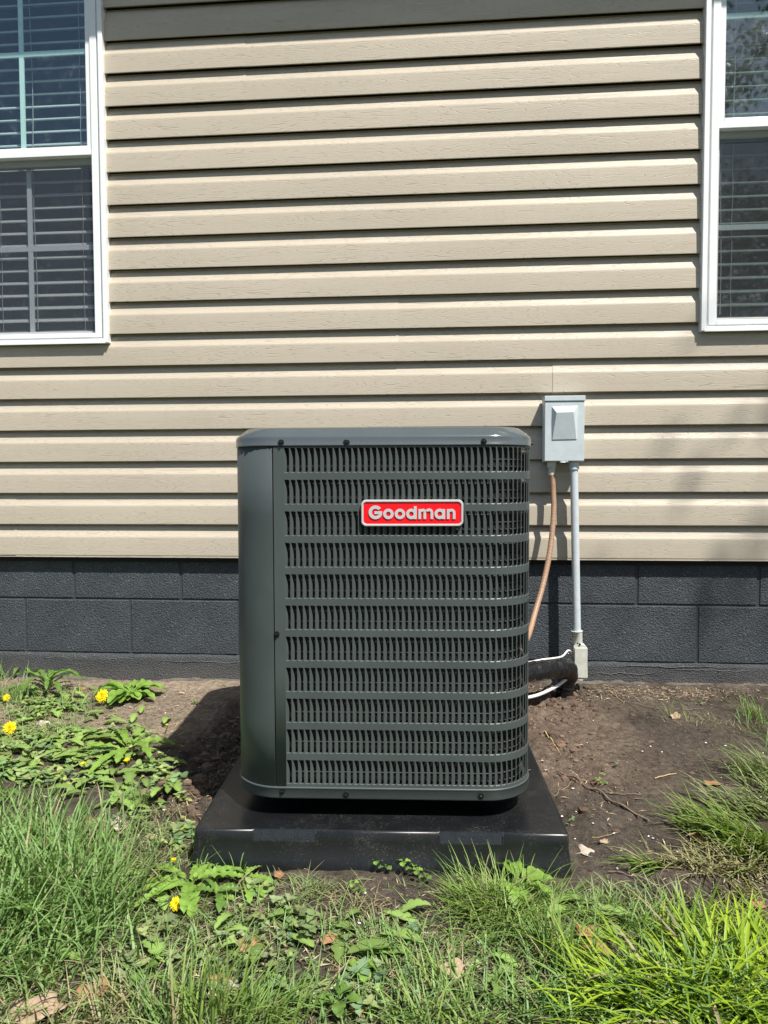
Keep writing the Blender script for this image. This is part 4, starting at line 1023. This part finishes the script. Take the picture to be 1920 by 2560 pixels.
FLOWERS = [
  (-45.16, -9.82, 1.35, 0.88, 'f', 'large open dandelion flower beside the leafy plant near the wall', 0.0),
  (-51.33, -20.47, 1.1, 0.86, 'f', 'open dandelion flower at the left edge above the low weeds', 0),
  (-60.2, 4.25, 2.3, 0.42, 's', 'half closed dandelion flower on an arched stem against the foundation', 0),
  (-57.74, -10.71, 1.1, 0.48, 'f', 'small dandelion flower in the grass at the left edge', 0),
  (-33.22, -28.88, 1.0, 0.34, 's', 'small ragged dandelion flower above the middle left tuft', 0),
  (-37.91, -28.89, 0.7, 0.28, 's', 'tiny orange dandelion flower in the low weeds', 0),
  (-19.71, -51.09, 0.8, 0.48, 'f', 'orange yellow dandelion flower lying left of the slab front corner', 0),
  (-32.84, -18.88, 1.1, 0.17, 's', 'closed dandelion bud at the tip of the flat dandelion leaves', 0),
  (-63.53, 2.14, 1.6, 0.2, 's', 'tiny dandelion bud at the base of the wall left', 0),
  (-21.9, -45.78, 0.7, 0.22, 's', 'wilted dandelion bud beside the slab corner', 0)]
ROSETTES = [
  (-55.38, -4.81, 12, 6.2, 1.15, 0, 'toothed dandelion plant growing against the foundation', 't', 0.18),
  (-42.4, -7.08, 44, 4.9, 1.55, 1, 'leafy bright green plant at the wall beside the open flower', 'r', 0.5),
  (-35.21, -24.51, 10, 6.2, 1.4, 1, 'wide flat dandelion with long spreading leaves on the soil', 't', 0.72),
  (-19.63, -48.09, 11, 4.6, 1.35, 1, 'bright yellow green dandelion at the slab front left corner', 't', 0.8),
  (-15.66, -47.21, 7, 3.2, 0.95, 1, 'bright dandelion with one long leaf along the slab front', 't', 0.85),
  (5.35, -46.97, 8, 3.6, 1.35, 1, 'broad leaved weed in the grass clump at the slab front right', 'r', 0.5),
  (-17.14, -49.76, 6, 2.8, 0.8, 0, 'dull green toothed weed below the bright dandelion', 't', 0.7),
  (-63.01, 2.12, 6, 4.2, 0.75, 0, 'upright toothed dandelion at the far left of the wall', 't', 0.15),
  (-19.4, -57.57, 5, 1.4, 0.7, 0, 'small strawberry leaved weed in the lower left', 'r', 0.6),
  (-5.57, -56.38, 6, 1.3, 0.8, 1, 'scalloped bright weed in the bottom centre grass', 'r', 0.6),
  (-42.02, -36.16, 5, 2.0, 1.1, 0, 'pale rounded weed at the left edge above the tall grass', 'r', 0.6),
  (-6.45, -59.23, 5, 1.5, 0.8, 0, 'dull rounded weed near the bottom centre', 'r', 0.6)]
CLOVERS = [
  (-5.33, -44.72, 0.45, 'three leaved clover against the middle of the slab front'),
  (-3.15, -44.88, 0.5, 'larger clover sprig right of the other slab front clover'),
  (-2.1, -45.75, 0.42, 'clover sprig beside the right grass clump at the slab'),
  (-6.85, -48.08, 0.38, 'flat clover sprig on bare soil below the slab'),
  (15.05, -28.92, 0.33, 'small clover seedling beside the long stick'),
  (-30.13, -6.28, 0.2, 'tiny seedling on the soil at the shadow edge near the wall'),
  (-32.85, -9.26, 0.26, 'yellow green seedling on the pale soil left of the unit')]

def col_mesh(name, V, F, Cc, mat, smooth=True, label=None, kind=None, cat=None):
    me = bpy.data.meshes.new(name); V = np.asarray(V, dtype=np.float32)*IN
    me.vertices.add(len(V)); me.vertices.foreach_set('co', V.ravel())
    F = np.asarray(F, dtype=np.int32); k = F.shape[1]
    me.loops.add(F.size); me.loops.foreach_set('vertex_index', F.ravel())
    me.polygons.add(len(F)); me.polygons.foreach_set('loop_start', np.arange(0, F.size, k, dtype=np.int32)); me.polygons.foreach_set('loop_total', np.full(len(F), k, dtype=np.int32))
    me.update(calc_edges=True); me.polygons.foreach_set('use_smooth', [smooth]*len(F))
    at = me.color_attributes.new('Col', 'FLOAT_COLOR', 'POINT'); Cc = np.asarray(Cc, dtype=np.float32); at.data.foreach_set('color', np.concatenate([Cc, np.ones((len(Cc), 1), np.float32)], 1).ravel())
    me.materials.append(mat); o = bpy.data.objects.new(name, me); link(o); tag(o, label, cat, None, kind); return o
PAL = {0: ((.090, .175, .036), (.245, .385, .130)), 1: ((.140, .205, .065), (.270, .330, .150)), 2: ((.185, .215, .080), (.36, .34, .17)), 3: ((.120, .210, .040), (.250, .350, .085)), 4: ((.115, .220, .018), (.340, .450, .030))}
def on_pad(x, y): return -20.6 < x < 9.9 and -45.6 < y < -15
def blades(roots, lens, wids, az, tilt, cols, drop):
    """roots (n,3), az azimuth, tilt from vertical at root, drop = extra bend"""
    n = len(roots); S = 6; t = np.linspace(0, 1, S+1)
    V = np.zeros((n, S+1, 3, 3)); d = np.stack([np.cos(az), np.sin(az)], 1); side = np.stack([-np.sin(az), np.cos(az)], 1)
    pos = roots.copy(); seg = lens/S
    tw = rng.uniform(-.6, .6, n)
    for i in range(S+1):
        th = np.minimum(tilt + drop*t[i]**1.3, 2.0)
        w = wids*(1 - t[i]**2.2)*(.75+.25*min(1, t[i]*4)) * .5 + .004
        c = np.cos(tw*t[i])[:, None]; s_ = np.sin(tw*t[i])[:, None]
        sd = np.concatenate([side*c + d*s_*.3, s_*.5], 1)
        V[:, i, 0] = pos - sd*w[:, None]; V[:, i, 2] = pos + sd*w[:, None]
        V[:, i, 1] = pos; V[:, i, 1, 2] -= w*.45
        pos = pos + np.concatenate([d*np.sin(th)[:, None], np.cos(th)[:, None]], 1)*seg[:, None]
        pos[:, :2] += (side*(tw*.02*lens)[:, None])*t[i]
    k = (S+1)*3; base = (np.arange(n)*k)[:, None, None]
    q = []
    for i in range(S):
        for j in range(2): q.append([i*3+j, i*3+j+1, (i+1)*3+j+1, (i+1)*3+j])
    F = (base + np.array(q)[None]).reshape(-1, 4)
    shade = (1 + .25*(t - .2))
    C = (cols[:, None, None, :]*shade[None, :, None, None]*np.ones((1, 1, 3, 1)))
    base_pale = np.array((.30, .30, .16)); f = np.clip(1-t*5, 0, 1)[None, :, None, None]*.5
    C = C*(1-f) + base_pale*f
    return V.reshape(-1, 3), F, np.clip(C, 0, 1).reshape(-1, 3)
def gcol(style, n):
    a, b = [np.array(c) for c in PAL[style]]; k = rng.random((n, 1)); c = a*(1-k) + b*k
    dead = rng.random(n) < (.07 if style != 2 else .3); c[dead] = np.array((.36, .31, .18))*rng.uniform(.7, 1.1, (dead.sum(), 1))
    return c*rng.uniform(.85, 1.15, (n, 1))
VV, FF, CC = [], [], []; off = 0
def emit(args):
    global off
    v, f, c = blades(*args); VV.append(v); FF.append(f+off); CC.append(c); off += len(v)
def scatter(pts, ln, wd, bx_, by_, flat, style):
    n = len(pts)
    if n == 0: return
    roots = np.array([(x, y, gh(x, y) - .1) for x, y in pts])
    az = rng.uniform(0, 2*np.pi, n); dx = np.cos(az) + bx_*2.2; dy = np.sin(az) + by_*2.2; az = np.arctan2(dy, dx)
    tilt = np.clip(rng.normal(flat*1.15, .22, n), 0.02, 1.5)
    lens = ln*rng.uniform(.3, 1.2, n)*np.where(rng.random(n) < .3, .6, 1); wids = wd*rng.uniform(.6, 1.2, n)
    emit((roots, lens, wids, az, tilt, gcol(style, n), rng.uniform(.15, 1.75 if style == 4 else 1.35, n)))
for (x, y, rx, ry, n, ln, wd, bx_, by_, fl, st_) in CLUMPS:
    n = int(n*1.35); pts = []
    while len(pts) < n:
        q = (x + rng.normal()*rx*.72, y + rng.normal()*ry*.8)
        if not on_pad(*q) and q[1] < .3: pts.append(q)
    scatter(pts, ln, wd, bx_, by_, fl, st_)
def mask_mat(x, y):
    # low mat of grass in the foreground, thin towards the bare soil
    v = (1 - .9*near_rect(x, y, -9, 2.5, -50, -46, 2)) * sm(-44.5, -49.5, y) * (.16 + 1.25*max(0, noise.noise((x*.16, y*.24, 12)) + .38))
    if x < -20: v = max(v, sm(-30, -40, y)*.6*max(0, min(1, (-18-x)/6)))
    if x > 12 and y > -49: v *= .25
    return v
pts = []; 
for _ in range(38000):
    q = (rng.uniform(-45, 35), rng.uniform(-70, -40))
    if rng.random() < mask_mat(*q) and not on_pad(*q): pts.append(q)
third = len(pts)//3
scatter(pts[:third], 1.9, .10, 0, 0, .85, 1); scatter(pts[third:2*third-third//3], 2.4, .12, 0, 0, .70, 0); scatter(pts[2*third-third//3:2*third+third//3], 1.8, .065, 0, 0, 1.0, 2); scatter(pts[2*third+third//3:], 1.6, .08, 0, 0, .7, 3)
# the yard further out, past the frame
pts = [(rng.uniform(-66, -44), rng.uniform(-68, -4)) for _ in range(2200)] + [(rng.uniform(34, 54), rng.uniform(-68, -8)) for _ in range(1800)] + [(rng.uniform(-50, 45), rng.uniform(-76, -64)) for _ in range(2600)]
scatter(pts, 2.8, .12, 0, 0, .5, 0)
pts = []
for _ in range(260):      # odd blades on the bare soil
    q = (rng.uniform(-34, 34), rng.uniform(-44, -3))
    if not on_pad(*q) and noise.noise((q[0]*.15, q[1]*.15, 4)) > .1: pts.append(q)
scatter(pts, 1.1, .05, 0, 0, .95, 2)
col_mesh('grass', np.concatenate(VV), np.concatenate(FF), np.concatenate(CC), MT['grass'], True, 'green grass blades in tufts and a low mat around the slab', 'stuff')

# low leafy weeds
VV, FF, CC = [], [], []; off = 0
def small_leaf(c, sz, az, til, col, lobes=0):
    n = 10; vs = [c]; dx, dy = math.cos(az), math.sin(az); ct, st = math.cos(til), math.sin(til)
    for i in range(n):
        a = 2*math.pi*i/n; r = sz*(.5 + .06*math.cos(3*a) + (.07*(-1)**i if lobes else 0)); u = r*math.cos(a)*1.15 + sz*.42; v = r*math.sin(a)*.9
        h = u*st + abs(v)*.35*.5; vs.append((c[0] + dx*u*ct - dy*v, c[1] + dy*u*ct + dx*v, c[2] + h))
    vs[0] = (c[0]+dx*sz*.42*ct, c[1]+dy*sz*.42*ct, c[2] + sz*.42*st - .03)
    fs = [(0, 1+i, 1+(i+1) % n) for i in range(n)]
    cc = [tuple(min(1, q*1.15) for q in col)] + [tuple(q*random.uniform(.88, 1.1) for q in col) for _ in range(n)]
    return vs, fs, cc
for (x, y, rx, ry, n, sz, st_) in COVER:
    for k in range(int(n*(.6 if st_ == 0 else .4))):
        px_, py_ = x + rng.normal()*rx*.5, y + rng.normal()*ry*.6
        if on_pad(px_, py_) or py_ > 0: continue
        h = gh(px_, py_) + random.uniform(.15, .9); a0 = random.uniform(0, 6.28)
        base_c = (.195, .280, .090) if st_ == 0 else (.185, .255, .100); kk = random.uniform(.7, 1.5); colr = tuple(q*kk*t_ for q, t_ in zip(base_c, random.choice(((1, 1, 1), (1.25, 1.05, 1.1), (.8, .9, 1.2), (1.15, 1.0, 1.3))))); s2 = sz*random.choice((.55, .75, .9, 1.1, 1.4))*random.uniform(.85, 1.15)
        for j in range(3):
            v, f, c = small_leaf((px_, py_, h), s2, a0 + j*2.09 + random.uniform(-.2, .2), random.uniform(-.5, .5), colr, st_)
            VV += v; FF += [tuple(i+off for i in t) for t in f]; CC += c; off += len(v)
for (x, y, rx, ry, n) in ((-44, -21, 8, 7, 48), (-37, -27, 6, 5, 40), (-52, -9, 6, 4, 40), (-30, -33, 3, 6, 26), (-14, -53, 14, 4, 24), (8, -54, 8, 4, 12), (10, -48, 4, 1.5, 8)):
    for k in range(n):      # longer toothed leaves lying among them
        q = (x + rng.normal()*rx*.6, y + rng.normal()*ry*.6)
        if on_pad(*q) or q[1] > 0: continue
        a = random.uniform(0, 6.28); L_ = random.uniform(1.4, 3.4); wd = L_*random.uniform(.14, .22); z0 = gh(*q) + .25; rise = random.uniform(.1, .55); kk = random.uniform(.7, 1.3); cb_ = (.19*kk, .29*kk, .075*kk); m_ = 12
        for i in range(m_+1):
            t = i/m_; w_ = wd*(.25 + math.sin(math.pi*t**.8)*.85)*(1 - .35*((i % 3) == 0))*(0.05 if i == m_ else 1); px_, py_ = q[0]+math.cos(a)*L_*t, q[1]+math.sin(a)*L_*t; hz = z0 + rise*math.sin(math.pi*t*.8)
            VV += [(px_+math.sin(a)*w_, py_-math.cos(a)*w_, hz+w_*.35), (px_, py_, hz-.02), (px_-math.sin(a)*w_, py_+math.cos(a)*w_, hz+w_*.35)]; CC += [cb_, tuple(min(1, c*1.35) for c in cb_), cb_]
            if i < m_:
                b_ = off + i*3
                for j in (0, 1): FF += [(b_+j, b_+j+1, b_+3+j+1), (b_+j, b_+3+j+1, b_+3+j)]
        off += (m_+1)*3
col_mesh('ground_cover', VV, FF, CC, MT['weed'], True, 'low leafy green ground cover weeds spreading over the soil', 'stuff')

# soil crumbs and clods
def ico():
    bm = bmesh.new(); bmesh.ops.create_icosphere(bm, subdivisions=1, radius=1); v = [tuple(p.co) for p in bm.verts]; f = [tuple(q.index for q in p.verts) for p in bm.faces]; bm.free(); return np.array(v), f
IV, IF = ico()
VV, FF, CC = [], [], []; off = 0
def clod(x, y, r, col, sink=.3):
    global off
    k = IV*np.array((r*rng.uniform(.7, 1.4), r*rng.uniform(.7, 1.3), r*rng.uniform(.45, .9)))*rng.uniform(.72, 1.25, (len(IV), 1))
    k = k + np.array((x, y, gh(x, y) + r*.3 - sink*r)); VV.extend(k.tolist()); FF.extend([tuple(i+off for i in t) for t in IF]); off += len(k); CC.extend([col]*len(k))
def dcol(b): k = rng.uniform(.6, 1.55); return tuple(c*k for c in b)
zones = [(-24, -24, 3.2, 12, 2600, .19, (.10, .072, .05)), (-25, -34, 3.2, 6, 900, .17, (.12, .085, .06)), (13, -20, 4, 14, 520, .17, (.15, .10, .07)), (13, -6, 5, 4, 260, .25, (.12, .08, .058)), (-33, -8, 9, 7, 900, .075, (.24, .18, .13)), (25, -20, 12, 14, 3000, .075, (.10, .072, .053)), (25, -2, 16, 2, 500, .16, (.15, .11, .08)), (-6, -48, 12, 3, 900, .09, (.11, .08, .06)), (20, -40, 8, 6, 260, .10, (.10, .075, .055))]
for (x, y, rx, ry, n, r, c) in zones:
    for _ in range(n):
        q = (x + rng.normal()*rx*.6, y + rng.normal()*ry*.6)
        if on_pad(*q) or q[1] > 0: continue
        clod(q[0], q[1], r*rng.lognormal(0, .65)*.55, dcol(c))
col_mesh('soil_clods', VV, FF, CC, MT['litter'], False, 'loose crumbs and clods of dark soil around the slab', 'stuff', None)
# straw bits and bark litter
VV, FF, CC = [], [], []; off = 0
for (x, y, rx, ry, n) in ((28, -3, 16, 3, 1100), (14, -30, 4, 14, 120), (25, -44, 10, 5, 420), (0, -54, 22, 6, 1800), (-28, -50, 10, 9, 420), (-24, -40, 3, 5, 120), (-34, -16, 14, 14, 900)):
    for _ in range(n):
        q = (x + rng.normal()*rx*.55, y + rng.normal()*ry*.55)
        if on_pad(*q) or q[1] > 0: continue
        z = gh(*q) + rng.uniform(.02, .16); a = rng.uniform(0, 3.14); L_ = rng.uniform(.2, 1.2); wd = rng.uniform(.02, .06); dx, dy = math.cos(a)*L_/2, math.sin(a)*L_/2; sx, sy = -math.sin(a)*wd, math.cos(a)*wd; tz = rng.uniform(-.12, .12); m_ = rng.uniform(-.15, .15)
        v = [(q[0]-dx, q[1]-dy, z-tz), (q[0]-sx+m_*sx*6, q[1]-sy+m_*sy*6, z+wd), (q[0]+dx, q[1]+dy, z+tz), (q[0]+sx+m_*sx*6, q[1]+sy+m_*sy*6, z+wd*1.5)]
        VV += v; FF.append((off, off+1, off+2, off+3)); off += 4; CC += [dcol(random.choice([(.34, .27, .17), (.24, .17, .11), (.42, .36, .24), (.16, .11, .075)]))]*4
col_mesh('straw_litter', VV, FF, CC, MT['litter'], False, 'scattered dry straw and bark bits on the soil', 'stuff', None)
# fallen white petals
VV, FF, CC = [], [], []; off = 0
for (x, y, rx, ry, n) in ((-36, -8, 10, 5, 20), (25, -22, 14, 14, 20), (-30, -30, 9, 10, 7), (20, -40, 8, 6, 8), (0, -54, 20, 5, 14), (14, -6, 4, 5, 6), (12, -32, 3, 10, 8)):
    for _ in range(n):
        q = (x + rng.normal()*rx*.6, y + rng.normal()*ry*.6)
        if on_pad(*q) or q[1] > 0: continue
        z = gh(*q) + .1; a = rng.uniform(0, 6.28); r = rng.uniform(.07, .19); n_ = 8
        v = [(q[0], q[1], z+.02)] + [(q[0] + r*math.cos(t)*math.cos(a) - r*.6*math.sin(t)*math.sin(a), q[1] + r*math.cos(t)*math.sin(a) + r*.6*math.sin(t)*math.cos(a), z + .015*math.cos(2*t) + .03) for t in np.linspace(0, 6.28, n_, endpoint=False)]
        VV += v; FF += [(off, off+1+i, off+1+(i+1) % n_) for i in range(n_)]; off += len(v); CC += [(.78, .76, .72)]*len(v)
col_mesh('fallen_petals', VV, FF, CC, MT['litter'], True, 'small white petals fallen on the bare soil', 'stuff', None)

# dandelions and other weeds with leaves one can tell apart
def leaf_mesh(L_, W_, kind, arch, rollv, sd):
    """leaf along +X, base at the origin, inches"""
    rnd = random.Random(sd); n = 26 if kind == 't' else 14; mb = MB(); vs = []; z = 0; x = 0; ang = arch
    for i in range(n+1):
        t = i/n
        if kind == 't':
            env = (.10 + .9*math.sin(math.pi*min(1, t**.75*.98))**.8) if t > .12 else .09
            if t > .93: env *= (1-t)/.07*.9+.05
            tooth = 1 - .42*((i % 4) / 3.0) * (1 if t < .8 else .35); w_ = W_/2*env*tooth*(.55+.6*t)
            if t > .999: w_ = .01
        else:
            env = .10 if t < .28 else math.sin(math.pi*(t-.22)/.80)**.6
            w_ = W_/2*max(.02, env)*(1 + .07*(-1)**i)
        step = L_/n; ang2 = ang - (arch*1.5+.25)*t; x += step*math.cos(ang2); z += step*math.sin(ang2)
        wav = .10*W_*math.sin(i*1.3+sd)
        bk = .12*L_/n*3 if kind == 't' and (i % 4) else 0
        lift = w_*.32
        vs += [(x - bk, -w_, z + lift + wav*w_/W_*2), (x, -w_*.45, z + lift*.35), (x, 0, z - .02), (x, w_*.45, z + lift*.35), (x - bk, w_, z + lift - wav*w_/W_*2)]
    mb.add(vs, [(i*5+j, i*5+j+1, (i+1)*5+j+1, (i+1)*5+j) for i in range(n) for j in range(4)], True)
    return mb
def rosette(x, y, nl, L_, W_, st_, label, kind, flat):
    z = gh(x, y); rt = empty('dandelion_plant' if kind == 't' else 'leafy_weed', (x, y, z), 0, label, 'plant')
    rnd = random.Random(int(x*10) + 5000)
    for k in range(nl):
        a = 2*math.pi*(k*.382 + rnd.uniform(-.06, .06)); l_ = L_*(rnd.uniform(.6, 1.1) if nl < 20 else rnd.uniform(.35, 1.05)); arch = (1-flat)*1.35 + rnd.uniform(-.05, .35)
        mb = leaf_mesh(l_, W_*rnd.uniform(.75, 1.15), kind, arch, 0, rnd.random()*10)
        o = mb.build('leaf', MT['dleaf2'] if st_ else MT['dleaf'], rt); o.location = (0, 0, rnd.uniform(.2, .7)*IN); o.rotation_euler = (rnd.uniform(-.25, .25), 0, a)
    return rt
for (x, y, nl, L_, W_, st_, label, kind, flat) in ROSETTES: rosette(x, y, nl, L_, W_, st_, label, kind, flat)
def flower(x, y, h, r, kind, label, _):
    z = gh(x, y); rt = empty('dandelion_flower', (x, y, z), 0, label, 'flower')
    rnd = random.Random(int(x*7) + 900); lean = rnd.uniform(-.3, .3)
    st_ = MB(); st_.tube(spline([(lean*1.6 - .8, .6, -.1), (lean*.8 - .3, .3, h*.6), (0, .05, h-.12), (0, 0, h)], 5), .06, 6); st_.build('stem', MT['stem'], rt)
    hd = MB(); layers = ((1.0, .10, 26), (.84, .40, 24), (.62, .75, 20), (.38, 1.1, 14), (.18, 1.35, 8)) if kind == 'f' else ((.9, 1.0, 14), (.8, 1.2, 12), (.6, 1.4, 8))
    for (rad, up, cnt_) in layers:
        for i in range(cnt_):
            a = 2*math.pi*i/cnt_ + rnd.uniform(-.12, .12); l_ = r*rad*rnd.uniform(.85, 1.1) if kind == 'f' else r*1.7*rad; u = up + rnd.uniform(-.12, .12)
            c, s_ = math.cos(a), math.sin(a); ww = r*.09 if kind == 'f' else r*.16
            p0 = Vector((0, 0, 0)); p1 = Vector((c*math.cos(u)*l_*.6, s_*math.cos(u)*l_*.6, math.sin(u)*l_*.6)); p2 = Vector((c*math.cos(u-.15)*l_, s_*math.cos(u-.15)*l_, math.sin(u-.15)*l_)); sd = Vector((-s_, c, 0))*ww
            hd.add([p0-sd*.4, p0+sd*.4, p1+sd, p1-sd, p2+sd*.9, p2-sd*.9], [(0, 1, 2, 3), (3, 2, 4, 5)])
    o = hd.build('flower_head', MT['dfl'], rt); o.location = (0, 0, h*IN); o.rotation_euler = (math.radians(58 if kind == 'f' else 12), math.radians(rnd.uniform(-12, 12)), 0)
    cx_ = MB(); cx_.tube([(0, 0, h-.34*r-.15), (0, 0, h-.2*r), (0, 0, h+.02)], lambda t: .10*r + .22*r*math.sin(.4+t*1.6), 8); cx_.build('calyx', MT['dleaf'], rt)
for f_ in FLOWERS: flower(*f_)
for (x, y, sz, label) in CLOVERS:
    z = gh(x, y); rt = empty('clover', (x, y, z), 0, label, 'plant')
    for q in range(2):
        ox_, oy_, hh = (q*.55-.2)*1.3*sz/.45, -.2*q, (.75-.3*q)*sz/.4; st_ = MB(); st_.tube([(0, .1, -.05), (ox_*.6, .05, hh*.6), (ox_, oy_, hh)], .03, 5); st_.build('stem', MT['dleaf'], rt)
        for k in range(3):
            mb = leaf_mesh(sz*1.25, sz*1.05, 'r', .35, 0, k+q*3); o = mb.build('leaf', MT['dleaf2'] if q == 0 else MT['dleaf'], rt); o.location = (ox_*IN, oy_*IN, hh*IN); o.rotation_euler = (.15, 0, k*2.09+.5+q)
# arched reddish dandelion stem at the wall
mb = MB(); bx0, by0 = FLOWERS[2][0], FLOWERS[2][1]; z0 = gh(bx0, by0)
mb.tube(spline([(bx0-4.4, by0+.3, z0-.1), (bx0-4.0, by0+.4, z0+2.0), (bx0-2.4, by0+.5, z0+2.9), (bx0-.6, by0+.3, z0+2.1), (bx0+.4, by0+.1, z0+.2)], 8), .07, 6)
o = mb.build('arched_stem', MT['stem']); tag(o, 'reddish arched flower stem leaning over the wall dandelions', 'stem')
# dead leaves
def dead_leaf(x, y, sz, m_, rz, label):
    rnd = random.Random(int(x*13+y*7)+3000); n = 20; sz *= .92; mb = MB(); vs = [(0, 0, 0)]; cur = rnd.uniform(.25, .6); tw = rnd.uniform(-.3, .3)
    rings_ = 3
    for k in range(1, rings_+1):
        for i in range(n):
            a = 2*math.pi*i/n; lob = 1 + .16*math.cos(5*a+1) + .07*rnd.uniform(-1, 1)*(k == rings_); r = sz*.5*lob*k/rings_
            px_, py_ = r*math.cos(a)*1.15, r*math.sin(a)*.62
            vs.append((px_, py_, cur*(py_**2)/sz*2.2 + tw*px_*py_/sz + .10*sz*noise.noise((px_*2/sz, py_*2/sz, x)) + .05*px_**2/sz*rnd.uniform(.6, 1.4)))
    fs = [(0, 1+i, 1+(i+1) % n) for i in range(n)]
    for k in range(rings_-1): fs += [(1+k*n+i, 1+(k+1)*n+i, 1+(k+1)*n+(i+1) % n, 1+k*n+(i+1) % n) for i in range(n)]
    mb.add(vs, fs, True); st_ = sz*.55
    mb.tube([(st_, 0, .03), (st_*1.25, .05, .06), (st_*1.45, .12, .02)], .03, 4)
    o = mb.build('dead_leaf', MT[{0: 'deadtan', 1: 'deador', 2: 'deadtan', 3: 'deadgrey'}[m_]]); z = gh(x, y)
    o.location = (x*IN, y*IN, (z + (.14 if y > -44 else .38))*IN); o.rotation_euler = (math.radians(rnd.uniform(5, 28)), math.radians(rnd.uniform(-12, 12)), math.radians(rz)); tag(o, label, 'leaf', 'dead leaves on the ground')
    s_ = o.modifiers.new('thickness', 'SOLIDIFY'); s_.thickness = .012*IN
for d_ in DEAD: dead_leaf(*d_)
for (xa, ya, xb, yb, r1, r2, m_, label) in TWIGS:
    rnd = random.Random(int(xa*11)+77); mb = MB(); L_ = math.hypot(xb-xa, yb-ya); nx_, ny_ = -(yb-ya)/L_, (xb-xa)/L_; pts = []
    for i in range(9):
        t = i/8; j = rnd.uniform(-.012, .012)*L_*(0 if i in (0, 8) else 1); X = xa+(xb-xa)*t+nx_*j; Y = ya+(yb-ya)*t+ny_*j; pts.append(Vector((X, Y, gh(X, Y) + max(r1, r2)*.7 + .05)))
    sp_ = spline(pts, 4); org = sp_[0].copy(); sp_ = [p_ - org for p_ in sp_]
    mb.tube(sp_, lambda t: (r1 + (r2-r1)*t)*.5*(1 + .18*math.sin(t*37+xa) + .1*math.sin(t*83)), 7)
    o = mb.build('twig', MT['twigy'] if m_ else MT['twig']); o.location = org*IN; tag(o, label, 'twig')

# ------------------------------------------------------------------ trees behind the camera: they shade the right of the wall and show in the panes
def tree(x, y, H, cr, lo, label, seed, nleaf, rr_=.055):
    rnd = random.Random(seed); nr = np.random.default_rng(seed)
    rt = bpy.data.objects.new('tree', None); link(rt); rt.location = (x, y, -.6); tag(rt, label, 'tree')
    mb = MB(); mb.tube(spline([(0, 0, 0), (.08, .05, H*.3), (-.05, .1, H*.6), (0, 0, H*.9)], 6), lambda t: .17*(1-t*.8), 10)
    tips = []
    for k in range(16):
        a = rnd.uniform(0, 6.28); z0 = H*rnd.uniform(lo, lo + .42); L_ = cr*rnd.uniform(.6, 1.0); e = Vector((math.cos(a)*L_, math.sin(a)*L_, z0 + rnd.uniform(.2, 1.4)))
        mb.tube(spline([(0, 0, z0), e*.5 + Vector((0, 0, z0*.5+.15)), e], 5), lambda t: .055*(1-t*.85), 6); tips.append(e); tips.append(e*.6 + Vector((0, 0, z0*.4+.3)))
    mb.build('trunk', MT['bark'], rt, scale=1)
    cl = [t_ + Vector((rnd.gauss(0, .25), rnd.gauss(0, .25), rnd.gauss(0, .25))) for t_ in tips for _ in range(3)]
    ce = np.array([cl[i % len(cl)] for i in range(nleaf)]) + nr.normal(0, .28, (nleaf, 3)); u = nr.normal(size=(nleaf, 3)); u /= np.linalg.norm(u, axis=1)[:, None]
    v = np.cross(u, nr.normal(size=(nleaf, 3))); v /= np.linalg.norm(v, axis=1)[:, None]
    P = np.stack([ce-u*rr_, ce-v*rr_*.5, ce+u*rr_, ce+v*rr_*.5], 1).reshape(-1, 3); me = bpy.data.meshes.new('crown')
    me.from_pydata(P.tolist(), [], [(i*4, i*4+1, i*4+2, i*4+3) for i in range(nleaf)]); me.materials.append(MT['crown']); o = bpy.data.objects.new('crown', me); link(o, rt); tag(o, None, None, None, 'stuff')
tree(7.2, -6.4, 6.6, 2.5, .35, 'leafy tree out in the yard nearest the sunny side of the wall', 3, 15000)
tree(4.0, -11.5, 8.0, 3.0, .35, 'taller leafy tree further out in the yard', 5, 16000)
tree(9.5, -13.0, 8.5, 3.2, .35, 'broad leafy tree at the far side of the yard', 8, 14000)
tree(5.35, -3.75, 7.7, .95, .64, 'slender tree rising beside the right end of the yard', 11, 2600)
